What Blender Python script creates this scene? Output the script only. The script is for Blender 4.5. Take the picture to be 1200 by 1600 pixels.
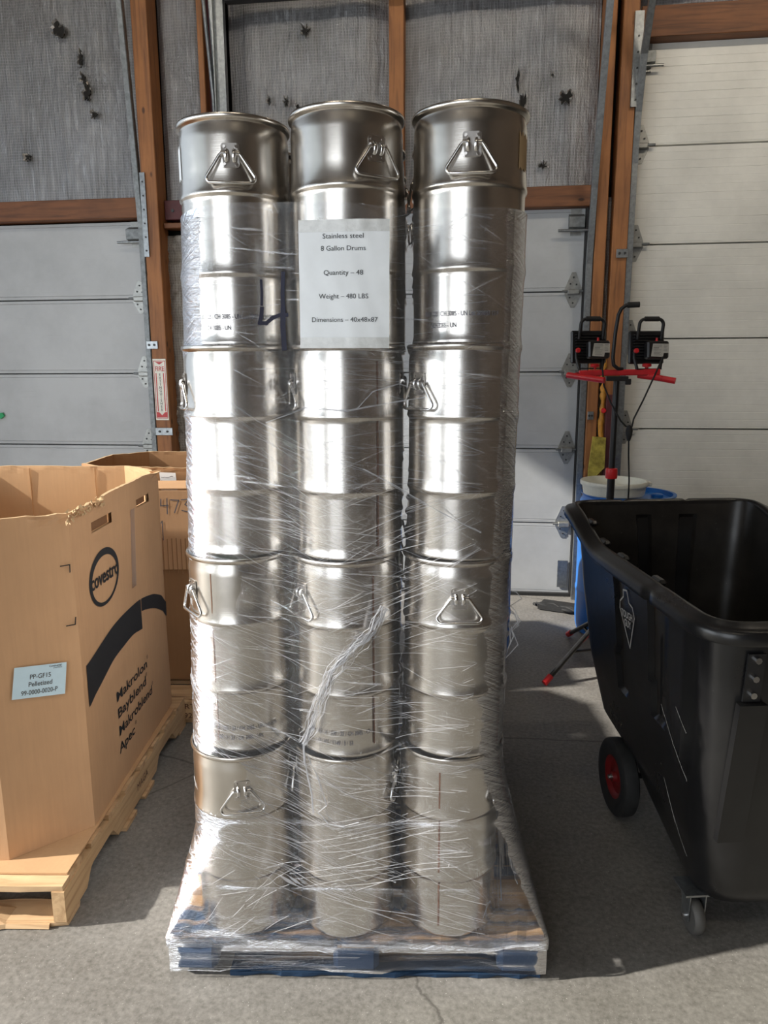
import bpy, bmesh, math, random
from mathutils import Vector, Matrix, noise
from math import sin, cos, pi, radians, sqrt, atan2

for o in list(bpy.data.objects): bpy.data.objects.remove(o)
S = bpy.context.scene
COL = S.collection
rnd = random.Random(7)

# ------------------------------------------------------------------ camera
F_PX, CAM_H, YAW, PITCH, ROLL = 1151.8, 1.625, .12450, .1916, -.0043
cam = bpy.data.cameras.new('camera'); cam_o = bpy.data.objects.new('camera', cam); COL.objects.link(cam_o)
cam.sensor_fit = 'VERTICAL'; cam.sensor_height = 36.0; cam.lens = F_PX / 1600 * 36.0; cam.clip_start = .05; cam.clip_end = 200
fh = Vector((-sin(YAW), cos(YAW), 0)); rh = Vector((cos(YAW), sin(YAW), 0)); uh = Vector((0, 0, 1))
fw = fh * cos(PITCH) - uh * sin(PITCH); up = uh * cos(PITCH) + fh * sin(PITCH)
r3 = rh * cos(ROLL) + up * sin(ROLL); u3 = up * cos(ROLL) - rh * sin(ROLL)
M = Matrix.Identity(4)
for i in range(3):
    M[i][0] = r3[i]; M[i][1] = u3[i]; M[i][2] = -fw[i]
M[2][3] = CAM_H
cam_o.matrix_world = M
S.camera = cam_o

# ------------------------------------------------------------------ sky, sun, daylight through the doorways, lamps
W = bpy.data.worlds.new('world'); S.world = W; W.use_nodes = True
wn = W.node_tree.nodes; wl = W.node_tree.links
bg = wn['Background']; bg.inputs['Color'].default_value = (.74, .86, 1.0, 1); bg.inputs['Strength'].default_value = 1.0

SUN_AZ = radians(15); SUN_EL = radians(31)
sun = bpy.data.lights.new('sun', 'SUN'); sun.energy = 8.3; sun.angle = radians(1.2); sun.color = (1, .95, .87)
sun_o = bpy.data.objects.new('sun', sun); COL.objects.link(sun_o)
d = Vector((cos(SUN_AZ) * cos(SUN_EL), sin(SUN_AZ) * cos(SUN_EL), -sin(SUN_EL)))
sun_o.rotation_euler = d.to_track_quat('-Z', 'Y').to_euler()

def area(name, loc, aim, sx, sy, power, col):
    l = bpy.data.lights.new(name, 'AREA'); l.shape = 'RECTANGLE'; l.size = sx; l.size_y = sy; l.energy = power; l.color = col
    o = bpy.data.objects.new(name, l); COL.objects.link(o); o.location = loc
    o.rotation_euler = (Vector(aim) - Vector(loc)).to_track_quat('-Z', 'Z').to_euler()
    return o
area('daylight_side_doorway', (-4.48, -.62, 1.85), (0, .6, 1.2), 1.35, 3.5, 90, (.90, .95, 1.0))
area('daylight_front_doorway', (-2.45, -4.9, 2.1), (-2.1, 0, 1.95), 3.9, 4.0, 150, (.92, .96, 1.0))
LAMPS = [(-1.2, -1.2, 6, 0), (.6, -1.2, 6, 0), (2.3, 2.6, 115, 1), (-.3, 2.6, 30, 1), (-3.0, 2.6, 30, 1)]
for (lx, ly, pw, wash) in LAMPS:      # the rear three are added washers, tilted to brighten the back wall
    area('ceiling_lamp_light', (lx, ly, 4.93), (lx, 5.3, 3.95) if wash else (lx, ly + .01, 0), .9, .35, pw, (1.0, .88, .72) if lx > 0 else (1.0, .95, .88))

S.view_settings.view_transform = 'Standard'; S.view_settings.look = 'None'
S.view_settings.gamma = 1; S.view_settings.use_curve_mapping = False
S.view_settings.exposure = .0

# ------------------------------------------------------------------ materials
class N:
    def __init__(s, name):
        s.m = bpy.data.materials.new(name); s.m.use_nodes = True
        s.t = s.m.node_tree; s.n = s.t.nodes; s.l = s.t.links
        s.b = s.n['Principled BSDF']; s.out = s.n['Material Output']
    def set(s, **k):
        for a, v in k.items():
            i = s.b.inputs[a.replace('_', ' ')]
            if isinstance(v, (tuple, list)) and len(v) == 3: v = (*v, 1)
            i.default_value = v
        return s
    def coord(s, kind='Object', scale=(1, 1, 1), rot=(0, 0, 0), loc=(0, 0, 0)):
        c = s.n.new('ShaderNodeTexCoord'); mp = s.n.new('ShaderNodeMapping')
        mp.inputs['Scale'].default_value = scale; mp.inputs['Rotation'].default_value = rot; mp.inputs['Location'].default_value = loc
        s.l.new(c.outputs[kind], mp.inputs['Vector']); return mp.outputs[0]
    def noise(s, vec, scale=5, detail=4, rough=.5, dist=0):
        n = s.n.new('ShaderNodeTexNoise'); n.inputs['Scale'].default_value = scale; n.inputs['Detail'].default_value = detail
        n.inputs['Roughness'].default_value = rough; n.inputs['Distortion'].default_value = dist
        s.l.new(vec, n.inputs['Vector']); return n.outputs['Fac']
    def wave(s, vec, scale, axis='X', dist=0, dscale=1):
        n = s.n.new('ShaderNodeTexWave'); n.bands_direction = axis; n.inputs['Scale'].default_value = scale
        n.inputs['Distortion'].default_value = dist; n.inputs['Detail Scale'].default_value = dscale
        s.l.new(vec, n.inputs['Vector']); return n.outputs['Fac']
    def ramp(s, fac, stops):
        r = s.n.new('ShaderNodeValToRGB'); e = r.color_ramp.elements
        while len(e) < len(stops): e.new(.5)
        for el, (p, c) in zip(e, stops):
            el.position = p
            el.color = (c, c, c, 1) if isinstance(c, (int, float)) else (*c, 1)
        s.l.new(fac, r.inputs[0]); return r.outputs[0]
    def math(s, op, a, b, clamp=False):
        n = s.n.new('ShaderNodeMath'); n.operation = op; n.use_clamp = clamp
        for i, v in enumerate((a, b)):
            if isinstance(v, (int, float)): n.inputs[i].default_value = v
            else: s.l.new(v, n.inputs[i])
        return n.outputs[0]
    def mix(s, fac, a, b, mode='MIX'):
        n = s.n.new('ShaderNodeMixRGB'); n.blend_type = mode
        for i, v in enumerate((fac, a, b)):
            if isinstance(v, (int, float)): n.inputs[i].default_value = v if i == 0 else (v, v, v, 1)
            elif isinstance(v, tuple): n.inputs[i].default_value = (*v, 1)
            else: s.l.new(v, n.inputs[i])
        return n.outputs[0]
    def bump(s, h, strength=.3, dist=.01, prev=None, to=True):
        n = s.n.new('ShaderNodeBump'); n.inputs['Strength'].default_value = strength; n.inputs['Distance'].default_value = dist
        s.l.new(h, n.inputs['Height'])
        if prev is not None: s.l.new(prev, n.inputs['Normal'])
        if to: s.l.new(n.outputs[0], s.b.inputs['Normal'])
        return n.outputs[0]
    def to(s, sock, name): s.l.new(sock, s.b.inputs[name]); return s

def plain(name, col, rough=.5, metal=0, vary=.12, scale=30, bump=.0):
    n = N(name).set(Roughness=rough, Metallic=metal)
    v = n.coord(); f = n.noise(v, scale, 5, .6)
    dk = tuple(c * (1 - vary) for c in col); lt = tuple(min(1, c * (1 + vary)) for c in col)
    n.to(n.ramp(f, [(.3, dk), (.7, lt)]), 'Base Color')
    if bump: n.bump(f, bump, .004)
    return n.m

def wood(name, base, dark, along='X', paint=None, pamt=.5, rough=.75, knots=False):
    n = N(name).set(Roughness=rough)
    sc = {'X': (.8, 12, 12), 'Y': (12, .8, 12), 'Z': (12, 12, .8)}[along]
    v = n.coord(scale=sc); g = n.noise(v, 2.2, 8, .62, 1.0)
    c = n.ramp(g, [(.25, dark), (.5, base), (.8, tuple(min(1, x * 1.22) for x in base))])
    v2 = n.coord(); big = n.noise(v2, 2.5, 4, .6)
    c = n.mix(n.ramp(big, [(.35, 0.0), (.75, .55)]), c, dark)
    if knots:
        kv = n.coord(scale={'Z': (9, 9, 4.5), 'X': (4.5, 9, 9), 'Y': (9, 4.5, 9)}[along])
        vo = n.n.new('ShaderNodeTexVoronoi'); vo.inputs['Scale'].default_value = 1.0; n.l.new(kv, vo.inputs['Vector'])
        c = n.mix(n.ramp(vo.outputs['Distance'], [(.06, .85), (.12, 0.0)]), c, tuple(x * .4 for x in dark))
    if paint:
        pf = n.noise(n.coord(scale=tuple(x * .30 for x in sc)), 2.0, 5, .62)
        c = n.mix(n.ramp(pf, [(pamt - .04, 1.0), (pamt + .04, 0.0)]), c, paint)
    n.to(c, 'Base Color'); n.bump(g, .35, .004)
    return n.m

def cardboard(name, base, rough=.8):
    n = N(name).set(Roughness=rough); n.b.inputs['Specular IOR Level'].default_value = .35
    v = n.coord(); a = n.noise(v, 1.6, 5, .6); fl = n.wave(n.coord(), 55, 'X', .4); fb = n.noise(n.coord(scale=(60, 60, 4)), 1.5, 5, .6)
    c = n.ramp(a, [(.3, tuple(x * .86 for x in base)), (.7, tuple(min(1, x * 1.08) for x in base))])
    c = n.mix(n.ramp(fb, [(.3, .16), (.7, 0.0)]), c, tuple(x * .55 for x in base))
    n.to(c, 'Base Color'); n.bump(fb, .12, .002)
    return n.m

mt = {}
# brushed stainless: very fine bands round the drum
n = N('stainless_steel').set(Metallic=1.0, Roughness=.24)
v = n.coord(scale=(1, 1, 300)); f = n.noise(v, 1.5, 3, .6)
f2 = n.noise(n.coord(), 7, 5, .65)
n.to(n.ramp(f2, [(.3, (.60, .56, .51)), (.7, (.71, .67, .615))]), 'Base Color')
rr = n.math('ADD', n.math('MULTIPLY', f2, .16), .16); n.to(rr, 'Roughness'); n.b.inputs['Anisotropic'].default_value = .35
n.bump(f, .04, .001); mt['steel'] = n.m
mt['steel_plate'] = plain('pressed_steel_plate', (.56, .53, .50), .3, 1, .1)
mt['wire'] = plain('bright_steel_wire', (.72, .71, .70), .22, 1, .05)
mt['seam'] = plain('heat_tinted_weld', (.16, .08, .05), .55, .4, .3, 80)
mt['ink'] = plain('grey_dot_print_ink', (.10, .10, .12), .6, 0, .3, 200)
mt['black_ink'] = plain('black_print_ink', (.012, .012, .014), .75, 0, .1)
mt['text_grey'] = plain('toner_grey', (.025, .025, .03), .9)
mt['marker'] = plain('navy_marker_ink', (.004, .004, .022), .7, 0, .2)
mt['galv'] = plain('galvanised_steel', (.30, .315, .32), .38, .9, .22, 45, .1)
mt['galv_dark'] = plain('dull_galvanised_steel', (.20, .21, .21), .5, .7, .3, 35, .1)
mt['zinc'] = plain('zinc_plated_hinge', (.33, .33, .31), .42, .7, .18, 40)
mt['bolt'] = plain('dark_bolt', (.06, .06, .06), .5, .7)
mt['black_steel'] = plain('black_powder_coat', (.012, .012, .013), .35, 0, .2)
mt['black_rubber'] = plain('black_rubber', (.015, .015, .015), .75, 0, .3)
mt['red_plastic'] = plain('red_plastic', (.62, .02, .025), .38)
mt['red_steel'] = plain('red_powder_coat', (.55, .016, .022), .35)
mt['red_hub'] = plain('red_wheel_hub', (.17, .007, .008), .45)
mt['grey_rubber'] = plain('grey_caster_rubber', (.08, .076, .07), .6)
mt['blue_plastic'] = plain('blue_barrel_plastic', (.012, .14, .48), .38, 0, .12, 8)
mt['white_plastic'] = plain('off_white_plastic', (.70, .70, .62), .4, 0, .06)
mt['paper'] = plain('white_paper', (.82, .85, .87), .7, 0, .03, 20, .05)
mt['tape'] = plain('clear_packing_tape_on_paper', (.66, .67, .66), .25, 0, .1, 60, .3)
mt['pale_blue_paper'] = plain('pale_blue_label', (.56, .72, .80), .6, 0, .03)
mt['grey_label'] = plain('grey_rating_label', (.48, .47, .43), .5)
mt['label_dark'] = plain('label_print', (.08, .08, .08), .6)
mt['sign_white'] = plain('cream_sign', (.80, .78, .68), .4)
mt['sign_red'] = plain('sign_red', (.50, .02, .02), .4)
mt['outline_grey'] = plain('light_grey_print', (.62, .60, .56), .6)
mt['green'] = plain('green_plastic', (.02, .35, .12), .4)
mt['yellow_foam'] = plain('aged_yellow_foam', (.42, .34, .06), .95, 0, .45, 22, .6)
mt['amber_foam'] = plain('amber_spray_foam', (.55, .25, .03), .55, 0, .35, 30, .5)
mt['maroon'] = plain('maroon_steel', (.085, .018, .02), .55, 0, .25, 12)
mt['void'] = plain('dark_cavity_insulation', (.015, .013, .011), 1.0)
mt['dark_metal'] = plain('dark_ceiling_steel', (.02, .02, .02), .6)
mt['wall_brown'] = plain('dim_wall_board', (.16, .115, .08), .85, 0, .25, 3)
mt['ceiling'] = plain('ceiling_board', (.12, .10, .085), .9, 0, .2, 2)
mt['lamp_glow'] = None
mt['card'] = cardboard('kraft_cardboard', (.58, .345, .185))
mt['card_in'] = cardboard('kraft_cardboard_inside', (.56, .345, .18))
mt['card_dark'] = cardboard('brown_cardboard', (.36, .195, .09))
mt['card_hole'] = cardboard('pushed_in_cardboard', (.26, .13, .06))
mt['card_torn'] = cardboard('torn_cardboard_edge', (.62, .44, .25))
mt['pallet_wood'] = wood('raw_pallet_wood', (.62, .42, .235), (.36, .20, .09), 'X')
mt['pallet_wood_y'] = wood('raw_pallet_wood_stringer', (.60, .40, .215), (.34, .19, .085), 'Y')
mt['blue_wood'] = wood('blue_painted_pallet_wood', (.40, .25, .13), (.16, .10, .06), 'X', paint=(.009, .036, .085), pamt=.53)
mt['blue_block'] = wood('blue_painted_block', (.10, .09, .08), (.02, .035, .06), 'X', paint=(.008, .036, .09), pamt=.66)
mt['stud'] = wood('stained_fir_post', (.36, .145, .045), (.13, .05, .02), 'Z', knots=True, rough=.6)
mt['beam'] = wood('stained_fir_beam', (.21, .080, .028), (.07, .026, .011), 'X', knots=True, rough=.6)

# white door skin
def door_paint(name, col, dirt):
    n = N(name).set(Roughness=.48)
    a = n.noise(n.coord(), 2.2, 7, .65); b = n.noise(n.coord(scale=(2, 2, 30)), 2.0, 6, .6); c3 = n.noise(n.coord(), 45, 3, .5)
    c = n.ramp(a, [(.28, tuple(x * .80 for x in col)), (.62, col)])
    c = n.mix(n.ramp(b, [(.60, 0.0), (.8, dirt)]), c, (.30, .29, .28))
    n.to(c, 'Base Color'); n.bump(c3, .05, .002); return n.m
mt['door_a'] = door_paint('white_door_skin_cool', (.50, .515, .52), .22)
mt['door_b'] = door_paint('white_door_skin_warm', (.78, .765, .70), .16)

# foil with woven scrim
def foil(name, base, wr=1.0):
    n = N(name).set(Metallic=.9, Roughness=.33)
    wx = n.wave(n.coord(), 17, 'X', 1.2, 2.0); wz = n.wave(n.coord(), 17, 'Z', 1.2, 2.0)
    grid = n.math('MAXIMUM', n.ramp(wx, [(.80, 0.0), (1, 1.0)]), n.ramp(wz, [(.80, 0.0), (1, 1.0)]))
    crk = n.noise(n.coord(scale=(2.2, 1, .5)), 14, 9, .72, .6)
    fold = n.noise(n.coord(scale=(9, 1, .35)), 3.0, 4, .6)
    c = n.ramp(n.noise(n.coord(), 3.5, 6, .65), [(.3, tuple(x * .62 for x in base)), (.7, base)])
    c = n.mix(n.math('MULTIPLY', grid, .34), c, tuple(min(1, x * 1.6) for x in base))
    n.to(c, 'Base Color')
    b1 = n.bump(grid, .24, .003, None, False); b2 = n.bump(crk, .75 * wr, .020, b1, False); n.bump(fold, .45 * wr, .03, b2)
    return n.m
mt['foil'] = foil('foil_bubble_insulation', (.36, .36, .365))
mt['foil_crumple'] = foil('crumpled_foil_insulation', (.42, .40, .36), 1.5)
mt['foil_torn'] = plain('torn_foil_flap', (.62, .60, .57), .3, .9, .3, 50, .5)

# concrete
n = N('worn_concrete').set(Roughness=.6); n.b.inputs['Specular IOR Level'].default_value = .22
v = n.coord(); big = n.noise(v, .55, 6, .62, .6); mid = n.noise(v, 4.5, 8, .68); fine = n.noise(v, 60, 6, .7); sp = n.noise(v, 190, 2, .5)
c = n.ramp(big, [(.30, (.095, .088, .077)), (.52, (.155, .146, .131)), (.72, (.22, .209, .193))])
c = n.mix(.55, c, n.ramp(mid, [(.3, (.082, .076, .065)), (.7, (.245, .236, .220))]))
c = n.mix(.35, c, n.ramp(fine, [(.32, (.10, .095, .085)), (.68, (.42, .40, .37))]))
c = n.mix(n.ramp(sp, [(.69, 0.0), (.75, .7)]), c, (.62, .60, .56))
crv = n.n.new('ShaderNodeTexVoronoi'); crv.feature = 'DISTANCE_TO_EDGE'; crv.inputs['Scale'].default_value = .55
wv = n.n.new('ShaderNodeTexCoord'); mxv = n.mix(.12, wv.outputs['Object'], n.ramp(n.noise(v, 3, 6, .6), [(0, (0, 0, 0)), (1, (1, 1, 1))]), 'ADD'); n.l.new(mxv, crv.inputs['Vector'])
c = n.mix(n.ramp(crv.outputs['Distance'], [(.0, .65), (.003, 0.0)]), c, (.05, .045, .04))
n.to(c, 'Base Color'); n.to(n.ramp(mid, [(.3, .42), (.7, .72)]), 'Roughness'); n.bump(fine, .12, .003); mt['concrete'] = n.m

# black moulded polyethylene, scuffed
n = N('black_polyethylene').set(Roughness=.3)
v = n.coord(); du = n.noise(v, 3.0, 8, .7); sc = n.noise(n.coord(scale=(14, 14, 2), rot=(.5, .3, .2)), 2.4, 8, .7); pk = n.noise(v, 70, 4, .6)
c = n.ramp(du, [(.35, (.006, .006, .007)), (.75, (.016, .0155, .015))])
c = n.mix(n.ramp(sc, [(.69, 0.0), (.76, .35)]), c, (.09, .088, .085))
c = n.mix(n.ramp(pk, [(.72, 0.0), (.78, .5)]), c, (.10, .10, .095))
n.to(c, 'Base Color'); n.to(n.ramp(du, [(.3, .24), (.7, .40)]), 'Roughness'); n.bump(pk, .05, .002); mt['poly'] = n.m
n = N('dusty_black_polyethylene').set(Roughness=.55)
n.set(Roughness=.36); v = n.coord(); du = n.noise(v, 4.0, 8, .72); pk = n.noise(v, 60, 4, .6)
c = n.ramp(du, [(.35, (.010, .009, .008)), (.75, (.040, .035, .030))]); c = n.mix(n.ramp(pk, [(.68, 0.0), (.76, .5)]), c, (.14, .13, .12))
n.to(c, 'Base Color'); mt['poly_in'] = n.m

# stretch film: clear, glossy, with milky pulled threads
def film_mat(name, body, thread_gain, hd=.010, ior=1.45):
    n = N(name); n.n.remove(n.b)
    T = n.n.new('ShaderNodeBsdfTransparent'); T.inputs[0].default_value = (.97, .975, .985, 1)
    G = n.n.new('ShaderNodeBsdfGlossy'); G.inputs['Color'].default_value = (.95, .96, 1, 1); G.inputs['Roughness'].default_value = .10
    D = n.n.new('ShaderNodeBsdfDiffuse'); D.inputs[0].default_value = (.86, .88, .93, 1)
    TL = n.n.new('ShaderNodeBsdfTranslucent'); TL.inputs[0].default_value = (.86, .88, .93, 1)
    def thr(rot, sx, sz, sc, lo, hi, det=4):
        v = n.coord('UV', (1, 1, 1), (0, 0, rot)); mp = n.n.new('ShaderNodeMapping'); mp.inputs['Scale'].default_value = (sx, sz, 1)
        n.l.new(v, mp.inputs['Vector']); f = n.noise(mp.outputs[0], sc, det, .6, .35); return f, n.ramp(f, [(lo, 0.0), (hi, 1.0)])
    f1, t1 = thr(.10, 1.5, 46, 2.2, .63, .69); f2, t2 = thr(-.42, 1.4, 42, 2.1, .65, .70); f3, t3 = thr(.50, 1.5, 48, 2.0, .65, .70); f4, t4 = thr(0, 7, 26, 4, .68, .76)
    dens = n.ramp(n.noise(n.coord('UV'), 3.2, 4, .6), [(.35, .25), (.65, 1.0)])
    t = n.math('MAXIMUM', n.math('MAXIMUM', t1, t2), n.math('MAXIMUM', t3, t4)); t = n.math('MULTIPLY', t, dens)
    f5, t5 = thr(.05, 5, 170, 3.0, .6, .7, 6); h = n.math('ADD', n.math('ADD', n.math('ADD', f1, f2), f3), n.math('MULTIPLY', f5, .5))
    bp = n.n.new('ShaderNodeBump'); bp.inputs['Strength'].default_value = .55; bp.inputs['Distance'].default_value = hd; n.l.new(h, bp.inputs['Height'])
    n.l.new(bp.outputs[0], G.inputs['Normal'])
    mx1 = n.n.new('ShaderNodeMixShader'); mx1.inputs[0].default_value = .45; n.l.new(D.outputs[0], mx1.inputs[1]); n.l.new(TL.outputs[0], mx1.inputs[2])
    fr = n.n.new('ShaderNodeFresnel'); fr.inputs[0].default_value = ior
    mx2 = n.n.new('ShaderNodeMixShader'); n.l.new(n.math('ADD', n.math('MULTIPLY', fr.outputs[0], 1.0), n.math('MULTIPLY', t, thread_gain), True), mx2.inputs[0]); n.l.new(T.outputs[0], mx2.inputs[1]); n.l.new(G.outputs[0], mx2.inputs[2])
    mx3 = n.n.new('ShaderNodeMixShader'); n.l.new(n.math('ADD', n.math('MULTIPLY', t, thread_gain * .22), body, True), mx3.inputs[0]); n.l.new(mx2.outputs[0], mx3.inputs[1]); n.l.new(mx1.outputs[0], mx3.inputs[2])
    n.l.new(mx3.outputs[0], n.out.inputs['Surface']); return n.m
mt['film'] = film_mat('stretch_film', .020, .55)
mt['film_pallet'] = film_mat('stretch_film_many_layers', .0, .20, .006, 1.34)
def fold_mat(name, op):
    n = N(name); n.set(Roughness=.16, Base_Color=(.9, .92, .97)); n.b.inputs['Alpha'].default_value = op
    n.b.inputs['Specular IOR Level'].default_value = 1.0
    f = n.noise(n.coord(), 160, 4, .6); n.bump(f, 1.0, .012); return n.m
mt['fold'] = fold_mat('film_thread_and_glint', .42)
mt['rope'] = fold_mat('bunched_film', .36)

# ------------------------------------------------------------------ mesh helpers
class MB:
    def __init__(s): s.v = []; s.f = []; s.mi = []; s.uv = None
    def quad(s, a, b, c, d, m=0):
        i = len(s.v); s.v += [tuple(a), tuple(b), tuple(c), tuple(d)]; s.f.append((i, i + 1, i + 2, i + 3)); s.mi.append(m); return s
    def box(s, c, size, M=None, m=0, bev=0.0):
        x, y, z = size[0] / 2, size[1] / 2, size[2] / 2
        b = min(bev, x * .9, y * .9, z * .9)
        i = len(s.v)
        if b <= 0:
            P = [(-x, -y, -z), (x, -y, -z), (x, y, -z), (-x, y, -z), (-x, -y, z), (x, -y, z), (x, y, z), (-x, y, z)]
            Fs = [(0, 3, 2, 1), (4, 5, 6, 7), (0, 1, 5, 4), (1, 2, 6, 5), (2, 3, 7, 6), (3, 0, 4, 7)]
        else:
            P = []; idx = {}
            for sx in (-1, 1):
                for sy in (-1, 1):
                    for sz in (-1, 1):
                        for k in range(3):
                            p = [sx * x, sy * y, sz * z]
                            for a in range(3):
                                if a != k: p[a] -= (sx, sy, sz)[a] * b
                            idx[(sx, sy, sz, k)] = len(P); P.append(tuple(p))
            Fs = []
            g = lambda a, b_, c_, k: idx[(a, b_, c_, k)]
            for k in range(3):
                for sg in (-1, 1):
                    o = [a for a in range(3) if a != k]; L = []
                    for (p, q) in ((-1, -1), (1, -1), (1, 1), (-1, 1)):
                        t = [0, 0, 0]; t[k] = sg; t[o[0]] = p; t[o[1]] = q; L.append(g(*t, k))
                    fl = (sg == 1) ^ (k == 1)
                    Fs.append(tuple(L) if fl else tuple(reversed(L)))
            for k in range(3):  # edges along axis k
                o = [a for a in range(3) if a != k]
                for p in (-1, 1):
                    for q in (-1, 1):
                        t0 = [0, 0, 0]; t1 = [0, 0, 0]; t0[k] = -1; t1[k] = 1
                        for t in (t0, t1): t[o[0]] = p; t[o[1]] = q
                        Fs.append((g(*t0, o[0]), g(*t1, o[0]), g(*t1, o[1]), g(*t0, o[1])))
            for sx in (-1, 1):
                for sy in (-1, 1):
                    for sz in (-1, 1): Fs.append((g(sx, sy, sz, 0), g(sx, sy, sz, 1), g(sx, sy, sz, 2)))
        c = Vector(c)
        for p in P:
            q = Vector(p)
            if M is not None: q = M @ q
            s.v.append(tuple(q + c))
        for f in Fs: s.f.append(tuple(i + k for k in f)); s.mi.append(m)
        return s
    def prism(s, pts, vec, m=0):
        """extrude a 3D polygon (list of points) along vec"""
        i = len(s.v); k = len(pts); vec = Vector(vec)
        for p in pts: s.v.append(tuple(p))
        for p in pts: s.v.append(tuple(Vector(p) + vec))
        s.f.append(tuple(range(i, i + k))[::-1]); s.f.append(tuple(range(i + k, i + 2 * k))); s.mi += [m, m]
        for a in range(k):
            b = (a + 1) % k; s.f.append((i + a, i + b, i + k + b, i + k + a)); s.mi.append(m)
        return s
    def lathe(s, prof, segs=48, c=(0, 0, 0), axis=None, m=0, close=False):
        i = len(s.v); k = len(prof); c = Vector(c)
        Q = Matrix.Identity(3) if axis is None else Vector(axis).normalized().to_track_quat('Z', 'X').to_matrix()
        for a in range(segs):
            t = 2 * pi * a / segs
            for (r, z) in prof: s.v.append(tuple(Q @ Vector((r * cos(t), r * sin(t), z)) + c))
        for a in range(segs):
            b = (a + 1) % segs
            for j in range(k if close else k - 1):
                jj = (j + 1) % k
                s.f.append((i + a * k + j, i + b * k + j, i + b * k + jj, i + a * k + jj)); s.mi.append(m)
        return s
    def cyl(s, a, b, r, segs=16, m=0, r2=None):
        a = Vector(a); b = Vector(b); h = (b - a).length; r2 = r if r2 is None else r2
        return s.lathe([(0, 0), (r, 0), (r2, h), (0, h)], segs, a, b - a, m)
    def tube(s, pts, r, segs=8, m=0, closed=False, flat=None):
        pts = [Vector(p) for p in pts]; k = len(pts); rs = r if isinstance(r, (list, tuple)) else [r] * k
        i = len(s.v); nrm = None
        for j, p in enumerate(pts):
            if closed: t = pts[(j + 1) % k] - pts[j - 1]
            else: t = (pts[min(j + 1, k - 1)] - pts[max(j - 1, 0)])
            t = t.normalized() if t.length > 1e-9 else Vector((0, 0, 1))
            if nrm is None:
                nrm = t.orthogonal().normalized() if abs(t.z) > .95 else t.cross(Vector((0, 0, 1))).normalized()
            nrm = (nrm - t * nrm.dot(t)).normalized(); bn = t.cross(nrm)
            for a in range(segs):
                w = 2 * pi * a / segs; fx = 1 if flat is None else flat
                s.v.append(tuple(p + nrm * (cos(w) * rs[j]) + bn * (sin(w) * rs[j] * fx)))
        for j in range(k if closed else k - 1):
            jj = (j + 1) % k
            for a in range(segs):
                b = (a + 1) % segs
                s.f.append((i + j * segs + a, i + j * segs + b, i + jj * segs + b, i + jj * segs + a)); s.mi.append(m)
        if not closed:
            s.f.append(tuple(i + a for a in range(segs))[::-1]); s.f.append(tuple(i + (k - 1) * segs + a for a in range(segs))); s.mi += [m, m]
        return s
    def mesh(s, name, mats, smooth=None, weld=False):
        me = bpy.data.meshes.new(name); me.from_pydata(s.v, [], s.f)
        for m in (mats if isinstance(mats, (list, tuple)) else [mats]): me.materials.append(mt[m])
        me.polygons.foreach_set('material_index', s.mi)
        bm = bmesh.new(); bm.from_mesh(me)
        if weld: bmesh.ops.remove_doubles(bm, verts=bm.verts, dist=1e-5)
        bmesh.ops.recalc_face_normals(bm, faces=bm.faces)
        if smooth is not None:
            ang = radians(smooth)
            for f in bm.faces: f.smooth = True
            for e in bm.edges:
                if len(e.link_faces) == 2 and e.calc_face_angle(0) > ang: e.smooth = False
        bm.to_mesh(me); bm.free(); me.update()
        return me
    def build(s, name, mats, parent=None, smooth=None, weld=False, loc=None):
        o = bpy.data.objects.new(name, s.mesh(name, mats, smooth, weld)); COL.objects.link(o)
        if parent is not None: o.parent = parent
        if loc is not None: o.location = loc
        return o

def tag(o, label=None, cat=None, group=None, kind=None):
    if label: o['label'] = label
    if cat: o['category'] = cat
    if group: o['group'] = group
    if kind: o['kind'] = kind
    return o
def empty(name, loc=(0, 0, 0), rz=0, label=None, cat=None, group=None, kind=None, parent=None):
    o = bpy.data.objects.new(name, None); COL.objects.link(o); o.location = loc; o.rotation_euler = (0, 0, rz); o.empty_display_size = .05
    if parent is not None: o.parent = parent
    return tag(o, label, cat, group, kind)
KIDS = {}
def copy_tree(o, parent=None):
    c = o.copy(); COL.objects.link(c); c.parent = parent
    for ch in [x for x in COL.objects if x.parent == o]: copy_tree(ch, c)
    return c

_txt = {}
def text_polys(string, size=1.0, bold=0.0, align='CENTER', shear=0.0):
    """(verts2d, faces) of a line of text set in the built-in face"""
    key = (string, bold, align, shear)
    if key not in _txt:
        cu = bpy.data.curves.new('t', 'FONT'); cu.body = string; cu.size = 1; cu.offset = bold; cu.align_x = align; cu.shear = shear; cu.resolution_u = 3
        ob = bpy.data.objects.new('t', cu); COL.objects.link(ob)
        dg = bpy.context.evaluated_depsgraph_get(); me = ob.evaluated_get(dg).to_mesh()
        _txt[key] = ([(v.co.x, v.co.y) for v in me.vertices], [tuple(p.vertices) for p in me.polygons])
        ob.evaluated_get(dg).to_mesh_clear(); bpy.data.objects.remove(ob); bpy.data.curves.remove(cu)
    V, Fc = _txt[key]
    return [(x * size, y * size) for x, y in V], Fc
def put_text(mb, string, fn, size, xo=0, yo=0, bold=0, align='CENTER', sx=1.0, rot=0, m=0, fit=None):
    """fn maps (u, v) on the surface to a 3D point; fit = wanted width"""
    V, Fc = text_polys(string, 1.0, bold, align)
    if fit:
        w = max(v[0] for v in V) - min(v[0] for v in V); sx = fit / (w * size)
    i = len(mb.v)
    for x, y in V:
        x *= size * sx; y *= size; mb.v.append(tuple(fn(xo + x * cos(rot) - y * sin(rot), yo + x * sin(rot) + y * cos(rot))))
    for f in Fc: mb.f.append(tuple(i + k for k in f)); mb.mi.append(m)
    return mb
def put_poly(mb, pts, fn, m=0):
    i = len(mb.v); mb.v += [tuple(fn(*p)) for p in pts]; mb.f.append(tuple(range(i, i + len(pts)))); mb.mi.append(m); return mb
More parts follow.
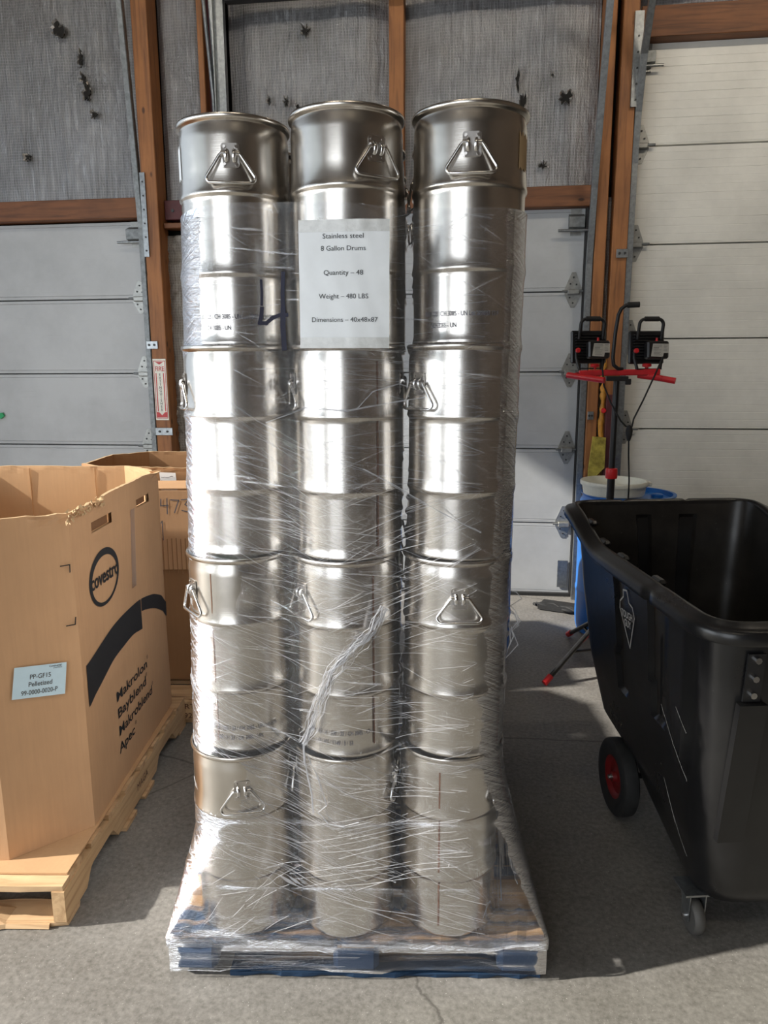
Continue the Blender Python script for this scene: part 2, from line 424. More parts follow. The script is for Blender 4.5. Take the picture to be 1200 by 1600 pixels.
def put_rect(mb, x0, y0, x1, y1, fn, m=0, nx=1):
    for k in range(nx):
        a = x0 + (x1 - x0) * k / nx; b = x0 + (x1 - x0) * (k + 1) / nx; put_poly(mb, [(a, y0), (b, y0), (b, y1), (a, y1)], fn, m)
    return mb
def put_line(mb, pts, w, fn, m=0):
    for (a, b) in zip(pts[:-1], pts[1:]):
        dx, dy = b[0] - a[0], b[1] - a[1]; L = max(1e-6, sqrt(dx * dx + dy * dy)); nx, ny = -dy / L * w / 2, dx / L * w / 2; ex, ey = dx / L * w / 2, dy / L * w / 2
        put_poly(mb, [(a[0] + nx - ex, a[1] + ny - ey), (b[0] + nx + ex, b[1] + ny + ey), (b[0] - nx + ex, b[1] - ny + ey), (a[0] - nx - ex, a[1] - ny - ey)], fn, m)
    return mb

# ------------------------------------------------------------------ room shell
YW = 5.295
XL, XR, YF, ZC = -4.55, 4.6, -5.0, 5.05
flr = MB().box((-2.5, 0, -.06), (24, 22, .12)).build('floor', 'concrete'); tag(flr, kind='structure')
cl = MB().box((0, .3, ZC + .1), (9.6, 11, .2)).build('ceiling', 'ceiling'); tag(cl, kind='structure')
wb = MB().box((0, YW + .17, 2.5), (9.6, .12, 5.1)).build('wall_back', 'void'); tag(wb, kind='structure')
wr = MB().box((XR + .06, 0, 2.5), (.12, 10.6, 5.1)).build('wall_right', 'wall_brown'); tag(wr, kind='structure')
m = MB()                                                         # front wall with a doorway
m.box((-4.6, YF - .06, 2.5), (.3, .12, 5.1)); m.box((2.1, YF - .06, 2.5), (5.2, .12, 5.1)); m.box((-2.45, YF - .06, 4.6), (3.95, .12, .9))
tag(m.build('wall_front', 'wall_brown'), kind='structure')
m = MB()                                                         # side wall with two doorways
OP0, OP1, OPZ = .50, 4.5, 4.1
m.box((XL - .06, -4.2, 2.5), (.12, 1.8, 5.1)); m.box((XL - .06, 4.95, 2.5), (.12, .9, 5.1)); m.box((XL - .06, .6, (OPZ + 5.05) / 2), (.12, 7.8, 5.05 - OPZ))
tag(m.build('wall_left', 'wall_brown'), kind='structure')
n = N('clear_vinyl'); n.n.remove(n.b); T_ = n.n.new('ShaderNodeBsdfTransparent'); T_.inputs[0].default_value = (.97, .97, .95, 1); n.l.new(T_.outputs[0], n.out.inputs['Surface']); mt['vinyl'] = n.m
vc = empty('added_strip_curtain', (XL - .02, -1.35, 0), 0, 'added unseen vinyl strip curtain thinning the sun in the side doorway', 'curtain')  # unseen curtain added to filter the sun reaching the foreground floor
for k in range(19): MB().box((0, -1.90 + k * .2, OPZ / 2), (.003, .199, OPZ)).build('added_vinyl_strip', 'vinyl', vc)
n = N('lamp_diffuser').set(Base_Color=(.8, .75, .65)); n.b.inputs['Emission Color'].default_value = (1, .86, .62, 1); n.b.inputs['Emission Strength'].default_value = 6; mt['lamp_glow'] = n.m
for i, (lx, ly, pw, wash) in enumerate(LAMPS):
    e = empty('ceiling_lamp', (lx, ly, 5.05), 0, ['warm ceiling lamp over the open floor near the doorway', 'warm ceiling lamp over the middle of the floor', 'added wall-wash lamp brightening the tall door', 'added wall-wash lamp brightening the foil above the drums', 'added wall-wash lamp brightening the wall behind the cartons'][i], 'lamp')
    T_ = Matrix.Rotation(radians(70) if wash else 0, 3, 'X'); MB().box((0, 0, -.03), (1.0, .44, .06), T_, bev=.01).build('housing', 'white_plastic', e)
    MB().box((0, .034 if wash else 0, -.045 if wash else -.066), (.9, .35, .01), T_).build('diffuser', 'lamp_glow', e)

# ---- back wall framing
def vpost(name, x0, x1, z0, z1, y0=5.17, y1=5.31, mat='stud', parent=None):
    return tag(MB().box(((x0 + x1) / 2, (y0 + y1) / 2, (z0 + z1) / 2), (x1 - x0, y1 - y0, z1 - z0), bev=.004).build(name, mat), kind='structure')
vpost('trim_1', -2.315, -2.205, 0, 4.7, 5.15)
vpost('trim_2', .74, .812, 0, 4.7, 5.16)
vpost('trim_3', .85, .946, 0, 4.7, 5.16)
vpost('trim_4', -1.885, -1.845, 2.0, 4.7, 5.2)
vpost('trim_5', -.605, -.508, 2.79, 4.7, 5.19)
vpost('trim_6', -5.0, -2.36, 2.676, 2.81, 5.22, 5.34, 'beam')
vpost('trim_7', -1.80, .74, 2.664, 2.792, 5.22, 5.34, 'beam')
vpost('trim_8', .965, 3.4, 3.633, 3.81, 5.20, 5.34, 'beam')
vpost('trim_9', -2.2, -1.75, 2.60, 2.635, 5.22, 5.34, 'beam')
vpost('trim_10', -2.2, -1.72, 2.66, 2.79, 5.25, 5.36, 'maroon')
vpost('trim_11', .862, .935, .0, 1.45, 5.13, 5.165, 'maroon')
# bolts holes on the maroon girt
for k in range(3):
    MB().cyl((-2.14 + .075 * k, 5.252, 2.72), (-2.14 + .075 * k, 5.244, 2.72), .011, 10).build('bolt', 'bolt', bpy.data.objects['trim_10'])

def foil_panel(name, x0, x1, z0, z1, y, amp, seed, mat='foil', step=.022, label=None, vert=True):
    nx = max(4, int((x1 - x0) / step)); nz = max(4, int((z1 - z0) / (step * (2.0 if vert else 1)))); m = MB()
    for j in range(nz + 1):
        for i in range(nx + 1):
            x = x0 + (x1 - x0) * i / nx; z = z0 + (z1 - z0) * j / nz
            e = min(i, nx - i) / nx * 2
            if vert:
                a = noise.noise(Vector((x * 7, seed, z * .5))) * .6 + noise.noise(Vector((x * 22, seed + 3, z * .8))) * .22 * (1 + noise.noise(Vector((x * 2.5, seed + 5, z * .6)))) ** 2 + noise.noise(Vector((x * 3, seed + 9, z * 2.2))) * .9
            else:
                a = noise.noise(Vector((x * 9, seed, z * 8))) + abs(noise.noise(Vector((x * 20, seed, z * 18)))) * 1.0 + .4 * noise.noise(Vector((x * 50, seed, z * 45)))
            bulge = .035 * min(1, e * 3) if vert else 0
            m.v.append((x, y - bulge - a * amp, z))
    for j in range(nz):
        for i in range(nx):
            a = j * (nx + 1) + i; m.f.append((a, a + 1, a + nx + 2, a + nx + 1)); m.mi.append(0)
    o = m.build(name, mat, wb, smooth=60); return o
foil_panel('insulation_panel', -4.6, -2.325, 2.79, 4.75, 5.30, .016, 1)
foil_panel('insulation_panel', -2.20, -1.88, 2.78, 4.75, 5.31, .012, 7)
foil_panel('insulation_panel', -1.70, -.60, 2.77, 4.75, 5.30, .020, 13)
foil_panel('insulation_panel', -.515, .735, 2.77, 4.75, 5.30, .018, 22)
foil_panel('insulation_panel', .94, 3.4, 3.80, 4.75, 5.32, .014, 31)
foil_panel('insulation_panel', -2.21, -1.74, 0.0, 2.56, 5.29, .030, 41, 'foil_crumple', .02, vert=False)
foil_panel('insulation_panel', .806, .856, 0.9, 2.72, 5.262, .012, 51, 'foil_crumple', .012, vert=False)
tag(MB().box((-1.80, 5.30, 3.6), (.14, .04, 2.2)).build('recess_panel', 'maroon', wb))

def tear(x, z, w, h, seed, y=5.235, flap=True):
    r = random.Random(seed); k = 17; w *= 1.1; h *= 1.1; pts = []
    for a in range(k):
        t = 2 * pi * a / k; q = r.uniform(.25, 1.1); pts.append((x + cos(t) * w / 2 * q, y, z + sin(t) * h / 2 * q))
    m = MB().prism(pts, (0, .012, 0)); e = m.build('tear', 'void', wb)
    if flap:
        m = MB()
        for a in range(k):
            if r.random() < .75:
                b = (a + 1) % k; P, Q = Vector(pts[a]), Vector(pts[b]); c = Vector((x, y, z)); o1 = (P - c).normalized() * r.uniform(.004, .016); o2 = (Q - c).normalized() * r.uniform(.004, .016)
                mid = (P + Q) / 2 + (o1 + o2) / 2 + Vector((0, -r.uniform(.008, .022), 0))
                i = len(m.v); m.v += [tuple(P), tuple(Q), tuple(Q + o2 + Vector((0, -.012, 0))), tuple(mid), tuple(P + o1 + Vector((0, -.01, 0)))]; m.f += [(i, i + 1, i + 3), (i + 1, i + 2, i + 3), (i, i + 3, i + 4)]; m.mi += [0, 0, 0]
        if m.f: m.build('torn_flap', 'foil_torn', e)
    return e
for (x, z, w, h, s_) in [(-3.18, 3.10, .05, .05, 1), (-2.88, 3.90, .08, .11, 2), (-2.73, 3.72, .035, .12, 3), (-2.715, 3.58, .04, .10, 4), (-2.70, 3.49, .05, .12, 5), (-2.66, 3.36, .04, .05, 6),
                         (-1.16, 3.80, .06, .07, 8), (-1.30, 3.38, .04, .06, 9), (-1.22, 3.33, .05, .06, 10), (-1.42, 3.39, .02, .05, 11), (.26, 3.30, .045, .20, 12), (.22, 3.44, .03, .16, 13),
                         (.53, 3.32, .09, .09, 14), (.40, 2.92, .045, .045, 15), (.44, 3.46, .02, .02, 16), (-1.93, 3.0, .03, .03, 17)]:
    tear(x, z, w, h, s_)

# ---- sectional doors
def door(name, x0, x1, zs, mat, y, ribs, hinge_x, hinge_side, track_x, track_path, ang):
    e = empty(name, (0, 0, 0)); e['kind'] = 'structure'
    for k in range(len(zs) - 1):
        za, zb = zs[k] + .0022, zs[k + 1] - .0022; P = [(za, .030), (za + .003, .001)]
        for rz, dp in ribs:
            z = za + (zb - za) * rz; P += [(z - .0028, 0.0), (z, dp), (z + .0028, 0.0)]
        P += [(zb - .003, .001), (zb, .030)]
        m = MB(); i = 0
        for (z, dy) in P: m.v += [(x0, y + dy, z), (x1, y + dy, z)]
        for j in range(len(P) - 1): m.f.append((2 * j, 2 * j + 1, 2 * j + 3, 2 * j + 2)); m.mi.append(0)
        nb = len(m.v); m.v += [(x0, y + .045, za), (x1, y + .045, za), (x0, y + .045, zb), (x1, y + .045, zb)]
        m.f += [(nb, nb + 1, nb + 3, nb + 2), (0, 1, nb + 1, nb), (2 * len(P) - 2, 2 * len(P) - 1, nb + 3, nb + 2)]; m.mi += [0, 0, 0]
        m.f.append(tuple([nb] + [2 * j for j in range(len(P))] + [nb + 2])); m.f.append(tuple([nb + 1] + [2 * j + 1 for j in range(len(P))] + [nb + 3])); m.mi += [0, 0]
        m.build('door_panel', mat, e)
    for side in ((hinge_side,) if not isinstance(hinge_side, tuple) else reversed(hinge_side)):
        hx = hinge_x[side]
        for k in range(1, len(zs) - 1):
            make_hinge(e, hx, y, zs[k], side)
        make_bracket(e, hx, y, zs[-1] - .085, side)
        m = MB()
        tx = track_x[side]; w = .030
        if name == 'door_2' and side == 0: track_path = [(5.2, 0), (5.2, 3.2), (5.12, 4.7)]
        for (ax, ww) in ((-.017, .005), (.017, .005)):
            for (a, b) in zip(track_path[:-1], track_path[1:]):
                A = Vector((tx + ax, a[0], a[1])); B = Vector((tx + ax, b[0], b[1])); d = (B - A); nn = Vector((0, -d.z, d.y)).normalized() * .018
                m.prism([A - nn - Vector((ww / 2, 0, 0)), A + nn - Vector((ww / 2, 0, 0)), A + nn + Vector((ww / 2, 0, 0)), A - nn + Vector((ww / 2, 0, 0))], d)
        for (a, b) in zip(track_path[:-1], track_path[1:]):
            A = Vector((tx, a[0], a[1])); B = Vector((tx, b[0], b[1])); d = (B - A); nn = Vector((0, -d.z, d.y)).normalized()
            m.prism([A + nn * .020 - Vector((.017, 0, 0)), A + nn * .025 - Vector((.017, 0, 0)), A + nn * .025 + Vector((.017, 0, 0)), A + nn * .020 + Vector((.017, 0, 0))], d)
        m.build('door_track', 'galv' if side == 0 or name == 'door_2' else 'galv_dark', e)
    return e
def make_hinge(e, x, y, z, side):
    m = MB(); P = [(-.013, .125), (.013, .125), (.056, .02), (.056, -.02), (.013, -.105), (-.013, -.105), (-.056, -.02), (-.056, .02)]
    if side == 0: P = [(a * .9 - .0, b) for a, b in P]
    m.prism([(x + a, y - .004, z + b) for a, b in P], (0, .004, 0)); h = m.build('hinge', 'zinc', e)
    b = MB().box((x, y - .022, z - .004), (.078, .036, .034), bev=.005).build('hinge_bracket', 'zinc', h)
    MB().cyl((x - .075, y - .030, z + .0), (x + .085, y - .030, z + .0), .008, 10).build('roller_pin', 'galv_dark', h)
    s = MB()
    for (a, bb) in ((0, .092), (-.02, .05), (.02, .045), (0, -.075), (-.022, -.04)): s.cyl((x + a, y - .003, z + bb), (x + a, y - .010, z + bb), .006, 6)
    s.build('screws', 'bolt', h)['kind'] = 'stuff'
def make_bracket(e, x, y, z, side):
    h = MB().prism([(x - .035, y - .004, z + .08), (x + .035, y - .004, z + .08), (x + .035, y - .004, z - .09), (x - .035, y - .004, z - .09)], (0, .004, 0)).build('roller_bracket', 'zinc', e)
    MB().prism([(x - .05, y - .002, z + .045), (x - .05, y - .062, z + .02), (x - .05, y - .062, z - .045), (x - .05, y - .002, z - .055)], (.10, 0, 0)).build('bracket_box', 'galv_dark', h)
    MB().cyl((x - .12, y - .055, z - .065), (x + .10, y - .055, z - .065), .009, 10).build('roller_pin', 'galv', h)
rb1 = [(.045, .004), (.955, .004)]
rb3 = [(k / 12 + .02, .0012 if k % 3 else .0022) for k in range(12)]
zsm = [.004] + [k * .5334 for k in range(1, 6)]
door('door_1', -4.54, -2.385, zsm, 'door_a', YW, rb1, {1: -2.44}, 1, {1: -2.352}, [(5.2, 0), (5.2, 2.6), (5.17, 3.0), (5.08, 4.0), (5.03, 4.7)], 0)
door('door_2', -1.735, .690, zsm, 'door_a', YW, rb1, {0: -1.68, 1: .632}, (0, 1), {0: -1.76, 1: .716}, [(5.2, 0), (5.2, 2.3), (5.12, 2.75), (4.98, 3.26), (4.74, 4.0), (4.5, 4.7)], 0)
zs3 = [.004] + [.606 * k for k in range(1, 7)]
door('door_3', .985, 3.3, zs3, 'door_b', YW, rb3, {0: 1.02}, 0, {0: .968}, [(5.2, 0), (5.2, 2.9), (5.17, 3.2), (5.08, 3.5), (4.9, 3.78), (4.62, 3.98), (4.2, 4.08), (3.4, 4.1)], 0)
# weather strips beside the doors
for nm, x0, x1, zt in (('trim_12', -2.39, -2.372, 2.67), ('trim_13', .692, .706, 2.66), ('trim_14', .98, .997, 3.62)):
    tag(MB().box(((x0 + x1) / 2, 5.27, zt / 2), (x1 - x0, .03, zt)).build(nm, 'dark_metal' if nm != 'trim_14' else 'wall_brown'), kind='structure')

def angle_iron(x, z0, z1, y, w, label, name='angle_iron'):
    m = MB(); m.box((x, y, (z0 + z1) / 2), (w, .004, z1 - z0)); m.box((x - w / 2, y + .018, (z0 + z1) / 2), (.004, .036, z1 - z0))
    o = m.build(name, 'galv'); tag(o, label, 'bracket')
    s = MB(); k = int((z1 - z0) / .09)
    for j in range(k): s.cyl((x, y - .0015, z0 + .04 + j * .09), (x, y - .006, z0 + .04 + j * .09), .006, 8)
    s.build('rivets', 'bolt', o)['kind'] = 'stuff'; return o
angle_iron(-2.30, 2.40, 2.95, 5.14, .035, 'punched galvanised angle iron screwed beside the upper track of the wooden post')
angle_iron(.942, 3.22, 3.76, 5.14, .052, 'wide galvanised angle iron at the top of the post by the tall door')
def clip(x, z, w, label):
    m = MB().box((x, 5.144, z), (w, .006, .055), bev=.002); o = m.build('track_clip', 'galv'); tag(o, label, 'bracket', 'galvanised track clips')
    s = MB()
    for k in (-.25, .2): s.cyl((x + k * w, 5.141, z), (x + k * w, 5.134, z), .008, 8)
    s.build('screws', 'bolt', o)['kind'] = 'stuff'
clip(-2.305, 1.80, .085, 'small galvanised track clip on the post above the fire extinguisher sign')
clip(-2.255, 1.185, .13, 'long galvanised track clip on the post just below the fire extinguisher sign')
clip(.915, 2.352, .075, 'galvanised track clip on the post above the two work lights')
clip(.765, 1.31, .04, 'little galvanised clip on the post left of the maroon board')
# galvanised channel and conduit at the head of the middle door
tag(MB().box((-1.70, 5.12, 3.75), (.07, .03, 1.95)).box((-1.735, 5.10, 3.75), (.006, .05, 1.95)).box((-1.665, 5.10, 3.75), (.006, .05, 1.95)).build('steel_channel', 'galv'), 'upright galvanised steel channel against the foil above the first drum stack', 'channel')
tag(MB().tube([(-1.815, 5.08, 4.7), (-1.80, 5.10, 4.0), (-1.775, 5.15, 3.4), (-1.765, 5.16, 2.82), (-1.765, 5.16, 1.2)], .012, 10).build('conduit', 'galv'), 'thin galvanised conduit running down beside the steel channel', 'conduit')
tag(MB().box((.55, 5.10, 3.965), (4.4, .06, .06)).build('overhead_pipe', 'dark_metal'), 'dark overhead bar across the top of the foil insulation', 'pipe')

# fire extinguisher sign on the wooden post
sg = empty('fire_sign', (-2.262, 5.149, 1.485), 0, 'narrow cream and red fire extinguisher arrow sign on the wooden post', 'sign')
fs = lambda dy: (lambda u, v: (u, dy, v))
MB().box((0, -.002, 0), (.098, .004, .435), bev=.001).build('sign_plate', 'sign_white', sg)
m = MB(); F1 = fs(-.0052)
for (a, b, c_, d_) in ((-.043, -.205, -.039, .205), (.039, -.205, .043, .205), (-.043, .201, .043, .205), (-.043, -.205, .043, -.201)): put_rect(m, a, b, c_, d_, F1)
put_poly(m, [(-.032, .197), (.032, .197), (0, .178)], F1)
put_rect(m, -.031, -.155, -.024, .118, F1); put_rect(m, .024, -.155, .031, .118, F1)
put_poly(m, [(-.038, -.160), (-.022, -.160), (0, -.183), (.022, -.160), (.038, -.160), (.038, -.198), (-.038, -.198)], F1)
m.build('sign_border', 'sign_red', sg)
m = MB(); put_text(m, 'FIRE', F1, .048, 0, .132, .012, fit=.066)
m.build('sign_word', 'sign_red', sg)
m = MB()
for k, ch in enumerate('EXTINGUISHER'): put_text(m, ch, F1, .026, 0, .098 - k * .0228, .008)
m.build('sign_letters', 'label_dark', sg)
# yellow foam scrap and expanding foam bead
tag(MB().prism([(.785, 5.11, 1.17), (.868, 5.11, 1.165), (.868, 5.11, .96), (.80, 5.11, .885), (.765, 5.11, .86), (.765, 5.11, .95)], (0, .04, 0)).build('foam_board', 'yellow_foam'), 'mottled yellow foam board scrap leaning against the post above the white tub', 'board')
P = []; r = random.Random(3)
for k in range(40): P.append((.835 + r.uniform(-.008, .008), 5.15 + r.uniform(-.004, .004), .6 + k * .028))
tag(MB().tube(P, [r.uniform(.008, .022) for _ in P], 8).build('foam_bead', 'amber_foam', smooth=50), 'lumpy amber bead of spray foam in the gap between the posts', 'foam')
tag(MB().lathe([(0, -.012), (.016, -.01), (.018, 0), (.014, .012), (0, .014)], 16, (.845, 5.125, 1.345), (0, -1, 0)).build('red_cap', 'red_plastic', smooth=50), 'small round red cap on the foam bead between the posts', 'cap')
# white cord loop hanging behind the cartons
P = [(-2.03 + .06 * cos(t) - .03 * (t > pi), 5.10, 1.30 + .20 * sin(t)) for t in [2 * pi * k / 28 for k in range(28)]]
tag(MB().tube([(-2.07, 5.27, 1.75), (-2.085, 5.265, 1.5), (-2.11, 5.26, 1.25), (-2.105, 5.26, 1.17), (-2.06, 5.26, 1.13), (-1.98, 5.26, 1.12), (-1.93, 5.26, 1.16), (-1.92, 5.27, 1.7)], .008, 8).build('looped_cable', 'white_plastic', smooth=60), 'white cord looped on the crumpled foil behind the first drum stack', 'cord')
tag(MB().prism([(-3.66, 5.27, 1.30), (-3.60, 5.27, 1.31), (-3.585, 5.27, 1.285), (-3.61, 5.27, 1.265), (-3.66, 5.27, 1.26)], (0, .018, 0)).build('green_grip', 'green'), 'bit of green plastic on the white door at its edge', 'grip')
# rubbish by the foot of the middle door
r = random.Random(5); m = MB()
for k in range(7):
    x0 = .40 + r.uniform(0, .1); m.tube([(x0 + .05 * j, 4.95 + r.uniform(-.03, .06) - .02 * j, .014 + r.uniform(0, .02)) for j in range(8)], .009, 6)
m.box((.6, 4.95, .02), (.28, .16, .025), Matrix.Rotation(-.35, 3, 'Z'))
tag(m.build('cable_heap', 'black_rubber', smooth=60), 'heap of black cable and rag on the floor at the foot of the door', 'cable')
tag(MB().box((0, 5.262, .012), (4.8, .03, .022)).build('trim_15', 'black_rubber'), kind='structure')
MB().box((.64, 5.286, .16), (.075, .006, .20), bev=.002).build('bottom_bracket', 'galv', bpy.data.objects['door_2'])

# ------------------------------------------------------------------ blue pallet under the drums
PA = radians(6.05)
pal = empty('blue_pallet', (-.796, 1.645, 0), PA, 'blue painted block pallet with worn splintered deck under the wrapped drums', 'pallet')
PW, PD = 1.013, 1.22
def rough_board(mb, x0, y0, z0, x1, y1, z1, seed, jag=.006, seg=14, ends=True):
    """board along x with a worn, splintered outline"""
    r = random.Random(seed); top = []; i = len(mb.v)
    for k in range(seg + 1):
        x = x0 + (x1 - x0) * k / seg; a = r.uniform(0, jag); b = r.uniform(0, jag); w = .004 * noise.noise(Vector((x * 4, seed, 0)))
        for (y, z) in ((y0 + a, z0 + w), (y0 + a * .4, z1 - a * .4 + w), (y1 - b * .4, z1 - b * .3 + w), (y1 - b, z0 + w)): mb.v.append((x, y, z))
    for k in range(seg):
        for q in range(4):
            p = (q + 1) % 4; mb.f.append((i + 4 * k + q, i + 4 * k + p, i + 4 * k + 4 + p, i + 4 * k + 4 + q)); mb.mi.append(0)
    mb.f += [(i, i + 1, i + 2, i + 3), (i + 4 * seg + 3, i + 4 * seg + 2, i + 4 * seg + 1, i + 4 * seg)]; mb.mi += [0, 0]
    return mb
bw = .124
for k in range(7):
    y0 = (PD - bw) * k / 6; rough_board(MB(), .002, y0, .107, PW - .002, y0 + bw, .128, 40 + k, .022 if k == 0 else .006, 40 if k == 0 else 16).build('deck_board', 'blue_wood', pal)
for j, bx in enumerate((0, .44, PW - .128)):
    MB().box((bx + .064, PD / 2, .098), (.10, PD - .02, .018)).build('stringer_board', 'blue_wood', pal)
    for i_, by in enumerate((.004, .54, PD - .144)):
        MB().box((bx + .064, by + .07, .052), (.124, .14, .074), bev=.014).build('pallet_block', 'blue_block', pal)
m = MB()
rough_board(m, .16, .004, .001, PW - .01, .10, .016, 60, .012, 30); m.build('bottom_board', 'blue_wood', pal)
rough_board(MB(), .0, .56, .001, PW, .66, .015, 61).build('bottom_board', 'blue_wood', pal)
rough_board(MB(), .0, PD - .1, .001, PW, PD, .015, 62).build('bottom_board', 'blue_wood', pal)

# ------------------------------------------------------------------ drums
DH = .5175; Z0 = .1305
prof = [(0, .022), (.118, .022), (.126, .0), (.1335, .0005), (.1345, .003), (.1335, .010), (.1312, .018), (.1307, .03), (.1310, .150), (.1312, .158), (.1325, .1615), (.1355, .1645), (.1362, .1680), (.1355, .172), (.1338, .182), (.1325, .200),
        (.1320, .330), (.1322, .338), (.1335, .3415), (.1362, .3445), (.1370, .3480), (.1362, .352), (.1345, .362), (.1330, .385),
        (.1325, .400), (.1328, .470), (.1322, .482), (.1300, .495), (.1295, .502), (.1320, .5045), (.1355, .506), (.1375, .509), (.1380, .513), (.1368, .5165), (.1345, DH), (.1322, .516), (.1315, .511),
        (.1270, .500), (.1300, .470), (.1295, .03), (.112, .024), (0, .024)]
drum_me = MB().lathe(prof, 112).mesh('drum_body', 'steel', smooth=38, weld=True)
def handle_parts():
    """handle at azimuth -Y, plate centre z = .425"""
    m = MB(); R0 = .1335
    def sp(u, v, o=0): a = u / R0; return ((R0 + o) * sin(a), -(R0 + o) * cos(a), v)
    # pressed plate with rounded corners
    W2, H2, c = .021, .0265, .006; out = []
    for (cx, cy, a0) in ((W2 - c, H2 - c, 0), (-W2 + c, H2 - c, 90), (-W2 + c, -H2 + c, 180), (W2 - c, -H2 + c, 270)):
        for k in range(4): t = radians(a0 + 30 * k); out.append((cx + c * cos(t), cy + c * sin(t)))
    i = len(m.v)
    for o in (0.0, .0022):
        for (u, v) in out: m.v.append(sp(u, v + .425, o))
    kk = len(out); m.f.append(tuple(range(i + kk, i + 2 * kk))); m.mi.append(0)
    for a in range(kk): b = (a + 1) % kk; m.f.append((i + a, i + b, i + kk + b, i + kk + a)); m.mi.append(0)
    plate = m.mesh('handle_plate', 'steel_plate')
    m = MB()
    for (u, v) in ((-.013, .019), (.013, .019), (-.013, -.019), (.013, -.019)):
        p = Vector(sp(u, v + .425, .002)); q = Vector(sp(u, v + .425, .0045)); m.cyl(p, q, .0032, 10)
    rivet = m.mesh('rivets', 'steel_plate')
    m = MB()
    for sx in (-1, 1):
        m.tube([sp(sx * .0085, .437, .004), sp(sx * .0085, .432, .010), sp(sx * .0085, .424, .0115), sp(sx * .0085, .416, .009), sp(sx * .0085, .411, .004)], .0045, 8, flat=.5)
        m.tube([sp(sx * .006, .428, .006), sp(sx * .020, .428, .007)], .006, 10)
    strap = m.mesh('hinge_strap', 'wire', smooth=50)
    m = MB(); pts = []
    def arc(cx, cy, rr_, a0, a1, k=6):
        for q in range(k + 1): t = radians(a0 + (a1 - a0) * q / k); pts.append((cx + rr_ * cos(t), cy + rr_ * sin(t)))
    # triangular bail: short at the hinge, wide at the bottom
    pts.append((-.006, .428)); pts.append((-.018, .428)); pts.append((-.0225, .424))
    arc(-.040, .376, .0115, 160, 270); arc(.040, .376, .0115, 270, 380)
    pts.append((.0225, .424)); pts.append((.018, .428)); pts.append((.006, .428))
    P = [sp(u, v, .0085 + (.428 - v) * .10) for (u, v) in pts]
    m.tube(P, .0036, 10); bail = m.mesh('bail', 'wire', smooth=60)
    return plate, rivet, strap, bail
H_PL, H_RV, H_ST, H_BA = handle_parts()
def add_part(name, me, parent, rz=0, label=None):
    o = bpy.data.objects.new(name, me); COL.objects.link(o); o.parent = parent; o.rotation_euler = (0, 0, rz)
    if label: o['label'] = label
    return o
Ltop, Lbot = (-.602, 1.905), (-.622, 1.790)
Mtop, Mbot = (-.314, 1.862), (-.341, 1.822)
Rtop, Rbot = (-.023, 1.887), (-.061, 1.860)
def stack_xy(col, z):
    t = (z - Z0) / (4 * DH); a, b = ((Lbot, Ltop), (Mbot, Mtop), (Rbot, Rtop))[col]
    return (a[0] + (b[0] - a[0]) * t, a[1] + (b[1] - a[1]) * t)
BACK = Vector((-.085, .9964)) * .276
coln2 = ['', 'second', 'third', 'rearmost']; stackw = ['stack nearest the cartons', 'middle stack', 'stack nearest the black cart']
tierw = ['bottom', 'second lowest', 'second highest', 'top']
